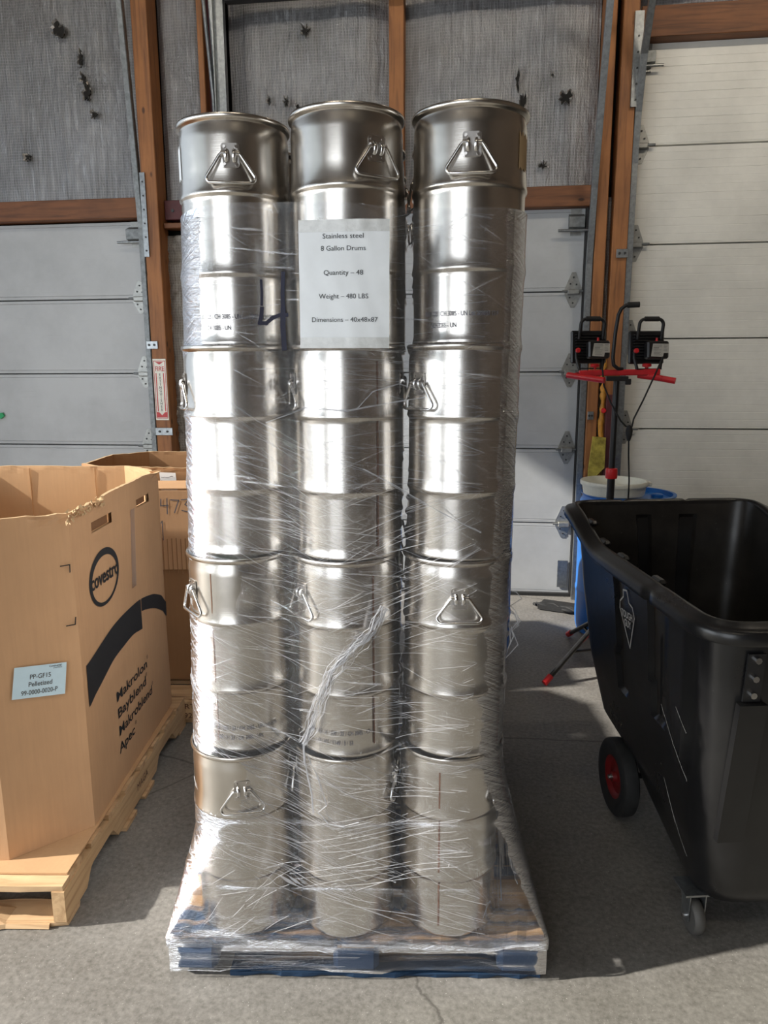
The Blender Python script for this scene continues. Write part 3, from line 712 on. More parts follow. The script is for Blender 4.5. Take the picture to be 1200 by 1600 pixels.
# azimuth of the visible handle, degrees from straight at the viewer (positive = towards the cart)
HAZ = {(0, 3): -4, (1, 3): 30, (2, 3): 2, (0, 2): 100, (1, 2): -78, (2, 2): -50, (0, 1): -66, (1, 1): -57, (2, 1): 5, (0, 0): -3, (1, 0): 76, (2, 0): 76}
def viewrot(x, y): return atan2(-x, y)      # turn so that -Y faces the viewer's foot point
def drum_text(par, lines, u0, rz):
    m = MB(); R0 = .1337
    f = lambda u, v: (R0 * sin(u / R0), -R0 * cos(u / R0), v)
    for (s_, v, u) in lines: put_text(m, s_, f, .0150, u, v, .01, 'LEFT', sx=.72)
    o = m.build('stamped_text', 'ink', par); o.rotation_euler = (0, 0, rz)
for row in range(4):
    for col in range(3):
        for tier in range(4):
            zb = Z0 + tier * DH; x, y = stack_xy(col, zb + DH / 2); x += BACK.x * row; y += BACK.y * row
            e = empty('steel_drum', (x, y, zb), 0)
            front = row == 0
            if front: tag(e, f'stainless steel drum at the {tierw[tier]} level of the {stackw[col]}', 'drum', 'stainless steel drums wrapped on the blue pallet')
            else: tag(e, f'stainless steel drum, {tierw[tier]} level, {coln2[row]} row back, {stackw[col]}', 'drum', 'stainless steel drums behind the front row of the load')
            add_part('drum_body', drum_me, e, rnd.uniform(0, 6.28))
            a = (viewrot(x, y) + radians(HAZ[(col, tier)])) if front else rnd.uniform(0, 6.28)
            if row == 1 and col == 2 and tier == 3: a = radians(-62)
            for k in range(2):
                if k == 1 and front and tier < 3: pass
                hp = add_part('handle_plate', H_PL, e, a + k * pi)
                for nm, me in (('hinge_strap', H_ST), ('bail', H_BA), ('rivet_set', H_RV)):
                    q = bpy.data.objects.new(nm, me); COL.objects.link(q); q.parent = hp
                if nm != 'bail': q['kind'] = 'stuff'
            if front:
                v0 = viewrot(x, y)
                sdeg = {(1, 2): 33, (2, 2): 46, (2, 0): -10, (0, 1): -34, (1, 3): None, (1, 1): 30, (0, 2): None}.get((col, tier))
                if sdeg is not None:
                    m = MB(); f = lambda u, v: (.1336 * sin(u / .1336), -.1336 * cos(u / .1336), v)
                    for (z0_, z1_) in ((.03, .158), (.19, .337), (.375, .478)): put_rect(m, -.0022 if (col, tier) != (0, 1) else -.0012, z0_, .0022 if (col, tier) != (0, 1) else .0012, z1_, f)
                    o = m.build('weld_seam', 'seam', e); o.rotation_euler = (0, 0, v0 + radians(sdeg)); o['label'] = 'dark brown upright weld seam'
                if (col, tier) in ((0, 3), (2, 3), (0, 1), (1, 1)):
                    L1 = {(0, 3): ('500 / 23 / CH 3085 - UN Lot 209093 23 FE-3', 'CH 3085 - UN'), (2, 3): ('500 / 23 / CH 3085 - UN Lot 209093 13 F', 'CH 3085 - UN'), (0, 1): ('1A2 / X / 500 / 23 / CH 3085 - UN Lot 209', 'Y140 / S / 23 / CH 3085 - UN'), (1, 1): ('UN 1A2 / X / 500 / 23 / CH 3085 - UN', 'UN 1A2 / Y140 / S / 23')}[(col, tier)]
                    drum_text(e, [(L1[0], .062, -.105), (L1[1], .036, -.085)], 0, v0 + radians(-2))
                if (col, tier) in ((0, 3), (2, 3)):
                    m = MB(); f = lambda u, v: (.1340 * sin(u / .1340), -.1340 * cos(u / .1340), v)
                    i = 0; W_ = .05
                    pts = [(0, .385), (W_, .380), (W_, .465), (W_ * .7, .47), (0, .47)]
                    for k in range(6): put_poly(m, [(W_ * k / 6, .385 + .006 * (k % 2)), (W_ * (k + 1) / 6, .385 + .006 * ((k + 1) % 2)), (W_ * (k + 1) / 6, .468 - .012 * ((k + 1) % 2)), (W_ * k / 6, .468 - .012 * (k % 2))], f)
                    o = m.build('torn_sticker', 'paper' if col == 0 else 'card_torn', e); o.rotation_euler = (0, 0, v0 + radians(-92 if col == 0 else 56)); o['label'] = 'torn paper sticker'

# ------------------------------------------------------------------ stretch film round the load
def film_ring(z):
    """corner circle centres and radius at height z"""
    zz = max(z, Z0)
    L, Mi, R = (Vector(stack_xy(c, zz)) for c in range(3))
    B = BACK * 3
    ctr = [L, Mi, R, R + B, L + B]
    tl = ((z - Z0) / DH) % 1.0 if z > Z0 else 0
    bulge = 0
    for c in (.325, .672, .985): bulge = max(bulge, math.exp(-((tl - c) / .028) ** 2))
    rr_ = .1335 + .0035 * bulge + .003
    cs = cos(PA); sn = sin(PA)
    pc = [Vector((-.796 + cs * u - sn * v, 1.645 + sn * u + cs * v)) for (u, v) in ((.004, .0), (.5, -.004), (PW - .004, .0), (PW - .004, PD), (.004, PD))]
    hi = (.40, .34, .62, .5, .5)   # height where each corner leaves the drums
    out = []
    for k in range(5):
        t = 0 if z >= hi[k] else min(1, (hi[k] - z) / (hi[k] - .132)); t = t ** 1.25
        if k == 1: t = t * .9
        c = ctr[k].lerp(pc[k], t); r_ = rr_ * (1 - t) + .010 * t
        out.append((c, r_))
    return out
def film_outline(z, arcn=14, edgen=(26, 26, 40, 30, 40)):
    C = film_ring(z); k = len(C); pts = []
    # outward normals of each edge (tangent lines between circles), counter-clockwise order L, M, R, BR, BL
    nrm = []
    for i in range(k):
        (a, ra), (b, rb) = C[i], C[(i + 1) % k]; d = b - a; L = d.length; d = d / L; n0 = Vector((d.y, -d.x)); s_ = (ra - rb) / L
        nrm.append((n0 * sqrt(max(0, 1 - s_ * s_)) + d * s_).normalized())
    for i in range(k):
        c, r_ = C[i]; n0 = nrm[i - 1]; n1 = nrm[i]
        a0 = atan2(n0.y, n0.x); a1 = atan2(n1.y, n1.x)
        while a1 < a0: a1 += 2 * pi
        if a1 - a0 > pi: a1 = a0 = (a0 + a1) / 2
        for j in range(arcn + 1):
            t = a0 + (a1 - a0) * j / arcn; pts.append((c.x + r_ * cos(t), c.y + r_ * sin(t), cos(t), sin(t)))
        c2, r2 = C[(i + 1) % k]; A = c + n1 * r_; B2 = c2 + n1 * r2
        for j in range(1, edgen[i]):
            q = A.lerp(B2, j / edgen[i])
            sag = 0
            if i < 2: sag = -.012 * math.exp(-((j / edgen[i] - .5) / .22) ** 2) * (1 if z > .3 else 0)
            pts.append((q.x + n1.x * sag, q.y + n1.y * sag, n1.x, n1.y))
    return pts
def build_film():
    zs = []; z = 1.985
    while z > .135: zs.append(z); z -= .0085
    zs += [.131, .120, .105]
    V = []; Fc = []; UV = []
    for j, z in enumerate(zs):
        P = film_outline(z); s_ = 0
        for i, (x, y, nx_, ny_) in enumerate(P):
            if i: s_ += sqrt((x - P[i - 1][0]) ** 2 + (y - P[i - 1][1]) ** 2)
            w = noise.noise(Vector((s_ * 7, z * 26, 2))) * .0016 + noise.noise(Vector((s_ * 18 + z * 12, z * 60, 5))) * .0008
            zz = z
            if j == 0: zz = z + .020 * noise.noise(Vector((s_ * 2.2, 0, 0))) + .010 * sin(s_ * 4)
            V.append((x + nx_ * (w + .0012), y + ny_ * (w + .0012), zz)); UV.append((s_, z))
    K = len(P)
    for j in range(len(zs) - 1):
        for i in range(K):
            b = (i + 1) % K; Fc.append((j * K + i, j * K + b, (j + 1) * K + b, (j + 1) * K + i))
    me = bpy.data.meshes.new('film_sheet'); me.from_pydata(V, [], Fc); me.materials.append(mt['film'])
    uvl = me.uv_layers.new(name='UVMap')
    for poly in me.polygons:
        for li, vi in zip(poly.loop_indices, poly.vertices): uvl.data[li].uv = UV[vi]
    for p in me.polygons: p.use_smooth = True
    return me
fe = empty('stretch_film', (0, 0, 0), 0, 'clear stretch film wound round the steel drums and the blue pallet', 'film')
film_o = bpy.data.objects.new('film_sheet', build_film()); COL.objects.link(film_o); film_o.parent = fe
# dense band wound round the pallet's sides
def pal_pt(u, v, z): return Vector((-.796 + cos(PA) * u - sin(PA) * v, 1.645 + sin(PA) * u + cos(PA) * v, z))
V = []; Fc = []; UV = []; path = []
for (a, b) in (((.0, -.003), (PW, -.003)), ((PW + .003, 0), (PW + .003, PD)), ((PW, PD + .003), (0, PD + .003)), ((-.003, PD), (-.003, 0))):
    for k in range(30): path.append((a[0] + (b[0] - a[0]) * k / 30, a[1] + (b[1] - a[1]) * k / 30))
zl = [.135, .128, .12, .11, .10, .088, .076, .064, .052, .040, .030, .024]
for j, z in enumerate(zl):
    for i, (u, v) in enumerate(path):
        cu_, cv = PW / 2 - u, PD / 2 - v
        ins = .004 * (j == 0) - .0016 + .0022 * noise.noise(Vector((u * 5 + v * 5, z * 130, 1)))
        gap = 0
        if v < .01 and (.14 < u < .43 or .59 < u < .87) and z < .1: gap = .010
        L_ = sqrt(cu_ ** 2 + cv ** 2); q = pal_pt(u + cu_ / L_ * ins * 0, v + (gap + ins) * (1 if v < .01 else 0), z); 
        if j == len(zl) - 1: q.z += .006 * noise.noise(Vector((u * 8, v * 8, 3)))
        V.append(tuple(q)); UV.append((u + v + .3, z * 1.6))
K = len(path)
for j in range(len(zl) - 1):
    for i in range(K): b = (i + 1) % K; Fc.append((j * K + i, j * K + b, (j + 1) * K + b, (j + 1) * K + i))
me = bpy.data.meshes.new('pallet_band'); me.from_pydata(V, [], Fc); me.materials.append(mt['film_pallet']); uvl = me.uv_layers.new(name='UVMap')
for poly in me.polygons:
    poly.use_smooth = True
    for li, vi in zip(poly.loop_indices, poly.vertices): uvl.data[li].uv = UV[vi]
o = bpy.data.objects.new('pallet_band', me); COL.objects.link(o); o.parent = fe

_oc = {}
def front_pt(x, z, off=.003):
    """point on the film's front at world x, height z"""
    k = round(z / .006)
    if k not in _oc:
        P = film_outline(k * .006); best = [p for p in P if p[3] < .35]; best.sort(key=lambda p: p[0]); _oc[k] = best
    P = _oc[k]
    lo, hi = 0, len(P) - 1
    if x <= P[0][0]: p = P[0]; return Vector((p[0] + p[2] * off, p[1] + p[3] * off, z))
    if x >= P[-1][0]: p = P[-1]; return Vector((p[0] + p[2] * off, p[1] + p[3] * off, z))
    while hi - lo > 1:
        md = (lo + hi) // 2
        if P[md][0] <= x: lo = md
        else: hi = md
    a, b = P[lo], P[hi]; t = (x - a[0]) / max(1e-6, b[0] - a[0]); g = [a[q] + (b[q] - a[q]) * t for q in range(4)]
    L = sqrt(g[2] ** 2 + g[3] ** 2) or 1
    return Vector((g[0] + g[2] / L * off, g[1] + g[3] / L * off, z))
def thread(m, x, z, ang, ln, w, rise=.0022, seg=9, curve=0):
    pts = []; px, pz, a = x - cos(ang) * ln / 2, z - sin(ang) * ln / 2, ang - curve / 2
    for k in range(seg + 1):
        if -.765 < px < .122 and .135 < pz < 1.98: pts.append(((px, pz), w * (sin(pi * (k + .3) / (seg + .6))) ** .6))
        px += cos(a) * ln / seg; pz += sin(a) * ln / seg; a += curve / seg
    if len(pts) < 3: return
    i = len(m.v)
    for (p, ww) in pts:
        nx_, nz_ = -sin(ang) * ww / 2, cos(ang) * ww / 2
        m.v += [tuple(front_pt(p[0] + nx_, p[1] + nz_, .0012)), tuple(front_pt(p[0], p[1], .0012 + rise * .6)), tuple(front_pt(p[0] - nx_, p[1] - nz_, .0012))]
    for k in range(len(pts) - 1):
        a_ = i + 3 * k; m.f += [(a_, a_ + 1, a_ + 4, a_ + 3), (a_ + 1, a_ + 2, a_ + 5, a_ + 4)]; m.mi += [0, 0]
r = random.Random(21); m = MB()
# zones: x range, z range, direction range (deg), count, length, width (mm)
zones = [(-.76, -.20, 1.80, 1.98, -4, 14, 34, .25, 1.2), (-.20, .12, 1.72, 1.97, -6, 8, 60, .14, 1.1), (-.76, -.42, 1.50, 1.80, -14, 18, 55, .20, 1.2), (-.48, -.10, 1.58, 1.70, -10, 3, 34, .22, 1.5),
         (-.15, .12, 1.40, 1.72, -10, 10, 90, .12, 1.2), (-.76, -.35, 1.15, 1.52, -38, -12, 90, .26, 1.3), (-.40, .12, 1.30, 1.60, -30, 12, 95, .16, 1.3), (-.55, -.10, 1.10, 1.45, -26, -4, 60, .24, 1.4),
         (-.35, .02, 1.00, 1.32, 14, 34, 60, .30, 1.9), (-.76, -.30, .85, 1.15, -34, -8, 75, .20, 1.1), (-.45, .10, .72, 1.12, -22, 26, 130, .13, 1.3), (-.78, -.42, .50, .88, -48, -6, 70, .16, 1.1),
         (-.60, -.20, .30, .66, -34, -18, 95, .30, 1.5), (-.28, .09, .50, .80, -16, 14, 60, .14, 1.2), (-.35, .06, .30, .48, 4, 16, 62, .30, 2.1), (-.35, .10, .18, .42, -30, -8, 60, .20, 1.3),
         (-.78, -.40, .15, .36, 10, 60, 70, .11, 1.7), (-.76, -.66, .40, 1.80, 35, 75, 110, .07, 1.2), (.06, .12, .4, 1.7, 50, 85, 60, .06, 1.1), (.02, .14, .16, .45, 100, 130, 60, .16, 1.2), (-.76, .1, .2, 1.95, -80, 80, 150, .018, 1.8)]
for (xa, xb, za, zb_, d0, d1, cnt, ln, w) in zones:
    for _ in range(int(cnt * (.66 if zb_ > .5 else .42))):
        thread(m, r.uniform(xa, xb), r.uniform(za, zb_), radians(r.uniform(d0, d1)), ln * r.uniform(.25, 1.2), w * (.00055 if zb_ > .5 else .00045) * r.uniform(.3, 1.3), curve=r.uniform(-.3, .3))
o = m.build('film_wrinkles', 'fold', fe); o['kind'] = 'stuff'
# flat pale strips put in as glints on the pallet's side
m = MB()
for _ in range(150):
    u = r.uniform(.03, PW - .05); ln = r.uniform(.04, .28); z = r.uniform(.030, .126) if u + ln < .55 else r.uniform(.095, .128); ww = r.uniform(.0004, .0013); u1 = min(PW - .01, u + ln); dz = r.uniform(-.004, .001)
    i = len(m.v); m.v += [tuple(pal_pt(u, -.006, z)), tuple(pal_pt(u1, -.006, z + dz)), tuple(pal_pt(u1, -.0075, z + dz + ww)), tuple(pal_pt(u, -.0075, z + ww))]; m.f.append((i, i + 1, i + 2, i + 3)); m.mi.append(0)
o = m.build('band_glints', 'fold', fe); o['kind'] = 'stuff'

def film_rope(name, pts, w, label, strands=5, seed=1, fn=None, mat='rope'):
    """bunched film: several thin crumpled strands side by side"""
    r = random.Random(seed); m = MB(); P = []
    for (a, b) in zip(pts[:-1], pts[1:]):
        k = max(2, int(sqrt((a[0] - b[0]) ** 2 + (a[1] - b[1]) ** 2) / .012))
        for j in range(k): P.append((a[0] + (b[0] - a[0]) * j / k, a[1] + (b[1] - a[1]) * j / k))
    P.append(pts[-1]); fn = fn or (lambda x, z, off: front_pt(x, z, off))
    for s_ in range(strands):
        o0 = (s_ - (strands - 1) / 2) / max(1, strands) * w; ph = r.uniform(0, 9); L = []; R_ = []
        for j, (x, z) in enumerate(P):
            d = (P[min(j + 1, len(P) - 1)][0] - P[max(j - 1, 0)][0], P[min(j + 1, len(P) - 1)][1] - P[max(j - 1, 0)][1]); q = sqrt(d[0] ** 2 + d[1] ** 2) or 1
            oo = o0 * (.55 + .45 * sin(j * .21 + ph)) * (.45 + .55 * sin(pi * (j + 2) / (len(P) + 3))) + w * .22 * noise.noise(Vector((j * .35, ph, 0))) + w * .10 * noise.noise(Vector((j * 1.3, ph, 5)))
            L.append(fn(x - d[1] / q * oo, z + d[0] / q * oo, .004 + .004 * abs(noise.noise(Vector((j * .3, ph, 4)))))); R_.append(w / strands * r.uniform(.12, .8))
        m.tube(L, R_, 6, flat=.6)
    o = m.build(name, mat, fe, smooth=50); o['label'] = label; o['kind'] = 'stuff' if strands > 3 else 'thing'
    if strands <= 3: del o['kind']
    return o
film_rope('twisted_film', [(-.213, 1.05), (-.244, .992), (-.300, .940), (-.349, .879), (-.380, .801), (-.402, .730), (-.421, .685)], .046, 'thick twisted rope of white film', 26, 2)
film_rope('twisted_film', [(-.421, .685), (-.419, .640), (-.412, .600), (-.402, .55), (-.399, .497)], .010, 'thin white tail of film', 3, 3)
film_rope('twisted_film', [(-.412, .66), (-.385, .598), (-.372, .554), (-.364, .522), (-.387, .502), (-.357, .473), (-.323, .466), (-.281, .479)], .006, 'thin curling tail of film', 2, 4)
film_rope('twisted_film', [(-.264, 1.393), (-.211, 1.363), (-.136, 1.319), (-.061, 1.279), (.014, 1.238), (.059, 1.193), (.077, 1.171), (.085, 1.12)], .007, 'long sloping strand of film', 4, 5)
film_rope('twisted_film', [(-.277, 1.534), (-.24, 1.574), (-.181, 1.591), (-.123, 1.574)], .004, 'short bent strand of film', 3, 6)
film_rope('twisted_film', [(-.5, 1.50), (-.40, 1.535), (-.30, 1.53), (-.20, 1.548), (-.12, 1.56)], .006, 'loose gathered strand of film', 4, 16)
film_rope('twisted_film', [(.084, .325), (.096, .262), (.100, .206), (.094, .150)], .016, 'white upright bunch of film', 5, 7)
film_rope('twisted_film', [(.110, .301), (.132, .266), (.136, .239), (.120, .228), (.108, .26)], .012, 'crumpled loop of film', 3, 8)
fnp = lambda x, z, off: pal_pt((x + .796) / cos(PA), -.006 - off, z)
film_rope('twisted_film', [(-.33, .114), (-.20, .112), (-.05, .106), (.05, .104), (.085, .107), (.12, .116), (.19, .122)], .016, 'white roll of film along the pallet edge', 5, 9, fnp)
# bunch sticking out at the cart side
m = MB(); r = random.Random(11)
for k in range(9):
    z = 1.0 + r.uniform(-.05, .06); p = front_pt(.105, z, .004); q = p + Vector((r.uniform(.005, .03), r.uniform(-.03, .01), r.uniform(-.05, .0)))
    m.tube([tuple(p), tuple((p + q) / 2 + Vector((0, -.01, .01))), tuple(q), tuple(front_pt(.085, z - .08, .004))], .0016, 5)
o = m.build('loose_film_tuft', 'rope', fe, smooth=50); o['kind'] = 'stuff'; o['label'] = 'crumpled tuft of film at the cart side'
# marker number 4 on the film
m = MB(); F = lambda x, z: front_pt(x, z, .0045)
put_line(m, [(-.504, 1.828), (-.503, 1.800), (-.504, 1.775)], .0065, F); put_line(m, [(-.504, 1.765), (-.506, 1.745), (-.510, 1.732), (-.494, 1.732), (-.478, 1.744), (-.460, 1.750), (-.443, 1.750)], .009, F)
put_line(m, [(-.449, 1.842), (-.452, 1.80), (-.452, 1.76)], .010, F); put_line(m, [(-.452, 1.76), (-.453, 1.72), (-.450, 1.675)], .013, F)
tag(m.build('marker_number', 'marker', fe), 'navy marker 4')

# ------------------------------------------------------------------ paper sheet taped on the load
sh = empty('shipping_sheet', (-.301, 1.68, 1.81), 0, 'white paper sheet with printed drum quantity and weight, taped to the middle stack', 'paper sheet')
sh_i = sh.matrix_basis.inverted() if False else Matrix.Translation((.301, -1.68, -1.81))
ys = front_pt(-.301, 1.81, 0).y
def sheet(u, v, off=0.0):
    """u, v in metres on the page from its centre"""
    rot = -.006; x = -.301 + u * cos(rot) - v * sin(rot); z = 1.811 + u * sin(rot) + v * cos(rot)
    p = front_pt(x, z, 0); y = p.y * .35 + (1.690 + .05 * (x + .30) ** 2 * 6) * .65
    w = .0022 * noise.noise(Vector((u * 16, v * 12, 3))) + .0016 * noise.noise(Vector((u * 30 + v * 10, v * 8, 8)))
    return Vector((x + .301, min(y, p.y - .001) - .007 - w - off - 1.68, z - 1.81))
def sheet_grid(u0, v0, u1, v1, nu, nv, off, edge=0):
    m = MB()
    for j in range(nv + 1):
        for i in range(nu + 1):
            v = v0 + (v1 - v0) * j / nv
            if edge and j == 0: v += .002 * noise.noise(Vector((i * .9, edge, 0)))
            m.v.append(tuple(sheet(u0 + (u1 - u0) * i / nu, v, off)))
    for j in range(nv):
        for i in range(nu): a = j * (nu + 1) + i; m.f.append((a, a + 1, a + nu + 2, a + nu + 1)); m.mi.append(0)
    return m
PWd, PHt = .2045, .278
sheet_grid(-PWd / 2, -PHt / 2, PWd / 2, PHt / 2, 34, 44, 0).build('sheet_page', 'paper', sh, smooth=60)
sheet_grid(-PWd / 2, PHt / 2 - .026, PWd / 2, PHt / 2, 34, 4, .0006).build('tape_strip', 'tape', sh, smooth=60)['label'] = 'greyish clear tape along the top'
sheet_grid(-PWd / 2, -PHt / 2, PWd / 2, -PHt / 2 + .024, 34, 4, .0006).build('tape_strip', 'tape', sh, smooth=60)['label'] = 'greyish clear tape along the bottom'
m = MB(); F = lambda u, v: sheet(u, v, .0011)
for (s_, v, w) in (('Stainless steel', .103, .092), ('8 Gallon Drums', .077, .101), ('Quantity \u2013 48', .025, .089), ('Weight \u2013 480 LBS', -.026, .112), ('Dimensions \u2013 40x48x87', -.077, .150)):
    put_text(m, s_, F, .0150, -.0005 if w < .14 else .001, v - .004, -.003, fit=w)
m.build('printed_lines', 'text_grey', sh)

# ------------------------------------------------------------------ big octagonal carton
CA = radians(7.3)
eA = Vector((.9919, .1268)); eB = Vector((-.1268, .9919))
c1 = empty('bulk_carton', (-1.225, 2.060, .146), 0, 'tall open octagonal brown carton with a black ring logo and black lettering', 'carton')
def c1w(a, b): return Vector((eA.x * a + eB.x * b, eA.y * a + eB.y * b))
OCT = [(0, 0), (0, .912), (-.19, 1.085), (-.83, 1.085), (-1.02, .90), (-1.02, 0), (-.85, -.19), (-.198, -.171)]
CH = 1.062
def rim_h(s_, side):
    h = CH + .006 * noise.noise(Vector((s_ * 5, side * 3.1, 0))) + .004 * noise.noise(Vector((s_ * 22, side, 1)))
    return h
def carton(c, OCT, H, holes, crush, mats, th=.013, rimf=None, seed=0):
    pos = []; k = len(OCT)   # samples round the perimeter
    for i in range(k):
        A = Vector(OCT[i]); B = Vector(OCT[(i + 1) % k]); L = (B - A).length; t = sorted(set([j / max(1, round(L / .03)) for j in range(max(1, round(L / .03)))] + ([h / L for q in holes for h in q[:2]] if (i == 0 and holes) else [])))
        t = [q for q in t if not (i == 0 and holes and any(abs(q * L - h) < .008 and abs(q * L - h) > 1e-6 for g_ in holes for h in g_[:2]))]
        d = (B - A) / L; nn = Vector((d.y, -d.x))
        for q in t: pos.append((A.lerp(B, q), nn, i, q * L))
    # zrows
    zr = [0, .15, .35, .55, .75, .9] + sorted(set([z for q in holes for z in q[2:]])) + [H - .05, H - .035, H - .02, H - .01, H]
    zr = sorted(set(zr)); K = len(pos); V = []; Fc = []; mi = []
    inw = Vector(((OCT[0][0] + OCT[4][0]) / 2, (OCT[0][1] + OCT[4][1]) / 2))
    for shell in (0, 1):
        for z in zr:
            for j, (p, nn, side, s_) in enumerate(pos):
                off = 0; dz = 0
                if z > H - .06:
                    f = (z - H + .06) / .06; dz = (rim_h(s_ + seed, side) - CH) * f
                    cr = crush(side, s_); off += cr[0] * f * f * noise.noise(Vector((s_ * 30, side + seed, z * 40))) ; dz -= cr[1] * f * (.5 + .5 * noise.noise(Vector((s_ * 25, side, 2))))
                bow = .006 * sin(pi * min(1, z / H)) * noise.noise(Vector((s_ * 1.5 + side * 5 + seed, z * 1.2, 7))) * 2
                # rounded direction at corners
                q = p + nn * (off + bow); 
                if shell: q = q + (inw - q).normalized() * th
                w = c1w(q.x, q.y) ; V.append((w.x, w.y, z + dz))
    nz = len(zr); base = K * nz
    for shell in (0, 1):
        for r_ in range(nz - 1):
            for j in range(K):
                b = (j + 1) % K; side, s0 = pos[j][2], pos[j][3]; s1 = pos[b][3] if pos[b][2] == side else 9e9
                skip = False
                for (a0, a1, z0, z1) in holes:
                    if side == 0 and s0 >= a0 - 1e-6 and s1 <= a1 + 1e-6 and zr[r_] >= z0 - 1e-6 and zr[r_ + 1] <= z1 + 1e-6: skip = True
                if skip: continue
                o = shell * base; Fc.append((o + r_ * K + j, o + r_ * K + b, o + (r_ + 1) * K + b, o + (r_ + 1) * K + j)); mi.append(shell)
    for j in range(K): b = (j + 1) % K; o = (nz - 1) * K; Fc.append((o + j, o + b, base + o + b, base + o + j)); mi.append(2)
    Fc.append(tuple(range(K))); mi.append(0)
    mb = MB(); mb.v = V; mb.f = Fc; mb.mi = mi
    return mb.build('carton_shell', mats, c)
def crush1(side, s_):
    if side == 0 and s_ < .30: return (.035, .020)
    if side == 7 and s_ > .16: return (.03, .012)
    if side == 0 and s_ > .84: return (.03, .01)
    if side == 1 and s_ < .06: return (.03, .01)
    return (.004, .002)
HOLES = [(.172, .356, .952, .988), (.618, .770, .953, .985)]
carton(c1, OCT, CH, HOLES, crush1, ['card', 'card_in', 'card_torn'])
nR = eA
def rf(off):
    return lambda b, z: (c1w(off, b).x, c1w(off, b).y, z - .146)
for (a0, a1, z0, z1) in HOLES:
    m = MB(); f = rf(-.018)
    pts = [Vector((c1w(-.016, b).x, c1w(-.016, b).y, z)) for b, z in ((a0 + .004, z0 + .0), (a1 - .004, z0 + .0), (a1 - .004, z1 + .004), (a0 + .004, z1 + .004))]
    m.prism(pts, (-.03 * eA.x, -.03 * eA.y, .004)); m.build('pushed_in_flap', 'card_hole', c1)
# torn corner curls near the damaged rim
m = MB(); r = random.Random(9)
for k in range(60):
    b = r.uniform(-.03, .26); z = 1.206 + r.uniform(-.03, .002); p = Vector(rf(.003)(b, z)); q = Vector(rf(r.uniform(.004, .014))(b + r.uniform(-.014, .014), z + r.uniform(-.012, .009))); s_ = Vector(rf(.004)(b + r.uniform(.006, .02), z + r.uniform(-.008, .008)))
    m.prism([p, q, s_], (.001, .001, .002))
m.build('torn_rim', 'card_torn', c1)['kind'] = 'stuff'
# inner fold lines: raised creases at the back wall
for a in (-.33, -.62):
    A = c1w(a, 1.068); m = MB(); m.box((A.x, A.y, CH / 2), (.006, .004, CH - .02), Matrix.Rotation(CA, 3, 'Z')); m.build('fold_crease', 'card_in', c1)
# print
def ring_poly(m, f, co, ro, ci, ri, k=56, m_=0):
    for a in range(k):
        t0, t1 = 2 * pi * a / k, 2 * pi * (a + 1) / k
        put_poly(m, [(co[0] + ro[0] * cos(t0), co[1] + ro[1] * sin(t0)), (co[0] + ro[0] * cos(t1), co[1] + ro[1] * sin(t1)), (ci[0] + ri[0] * cos(t1), ci[1] + ri[1] * sin(t1)), (ci[0] + ri[0] * cos(t0), ci[1] + ri[1] * sin(t0))], f, m_)
f = rf(.010)
# the panel bows slightly, so print rides on a thin offset that follows it
def bowed(off):
    def g(b, z):
        zz = z - .146; bow = .006 * sin(pi * min(1, zz / CH)) * noise.noise(Vector((b * 1.5, zz * 1.2, 7))) * 2
        w = c1w(off + bow, b); return (w.x, w.y, zz)
    return g
f = bowed(.0018)
m = MB()
ring_poly(m, f, (.254, .928), (.140, .0985), (.256, .922), (.119, .080))
o = m.build('ring_logo', 'black_ink', c1)
m = MB(); put_text(m, 'covestro', bowed(.0024), .072, .258, .909, .022, fit=.262, rot=-.02)
m.build('logo_word', 'black_ink', c1)
sw = [(0.029, 0.694), (0.156, 0.712), (0.302, 0.734), (0.452, 0.741), (0.594, 0.738), (0.746, 0.712), (0.846, 0.675), (0.905, 0.628), (0.905, 0.561), (0.85, 0.605), (0.75, 0.649), (0.653, 0.676), (0.599, 0.686), (0.592, 0.617), (0.495, 0.629), (0.393, 0.624), (0.277, 0.614), (0.174, 0.589), (0.087, 0.569), (0.031, 0.552)]
def dens(P, k=5):
    return [(P[i][0] + (P[i + 1][0] - P[i][0]) * j / k, P[i][1] + (P[i + 1][1] - P[i][1]) * j / k) for i in range(len(P) - 1) for j in range(k)] + [P[-1]]
upper = sw[:8]; lower = [sw[19], sw[18], sw[17], sw[16], sw[15], sw[14], sw[13]]; lower2 = [sw[12], sw[11], sw[10], sw[9], sw[8]]
def at_(P, b):
    for i in range(len(P) - 1):
        if P[i][0] <= b <= P[i + 1][0]:
            t = (b - P[i][0]) / max(1e-6, P[i + 1][0] - P[i][0]); p0 = P[max(0, i - 1)][1]; p1, p2 = P[i][1], P[i + 1][1]; p3 = P[min(len(P) - 1, i + 2)][1]
            return .5 * (2 * p1 + (p2 - p0) * t + (2 * p0 - 5 * p1 + 4 * p2 - p3) * t * t + (3 * p1 - 3 * p2 + p3 - p0) * t ** 3) if len(P) > 3 else p1 + (p2 - p1) * t
    return P[-1][1] if b > P[-1][0] else P[0][1]
m = MB()
for (b0, b1, lo) in ((.031, .592, lower), (.599, .904, lower2)):
    k = 36
    for j in range(k):
        a, c_ = b0 + (b1 - b0) * j / k, b0 + (b1 - b0) * (j + 1) / k; put_poly(m, [(a, at_(lo, a)), (c_, at_(lo, c_)), (c_, at_(upper, c_)), (a, at_(upper, a))], f)
m.build('swoosh_print', 'black_ink', c1)
m = MB()
for (s_, z, w, b0) in (('Makrolon', .452, .335, .272), ('Bayblend', .388, .310, .272), ('Makroblend', .322, .375, .270), ('Apec', .258, .165, .263)):
    put_text(m, s_, f, .052, b0, z, .016, 'LEFT', fit=w, rot=-.015)
    put_text(m, '\u00ae', f, .022, b0 + w + .006, z + .026, .0, 'LEFT')
m.build('product_lettering', 'black_ink', c1)
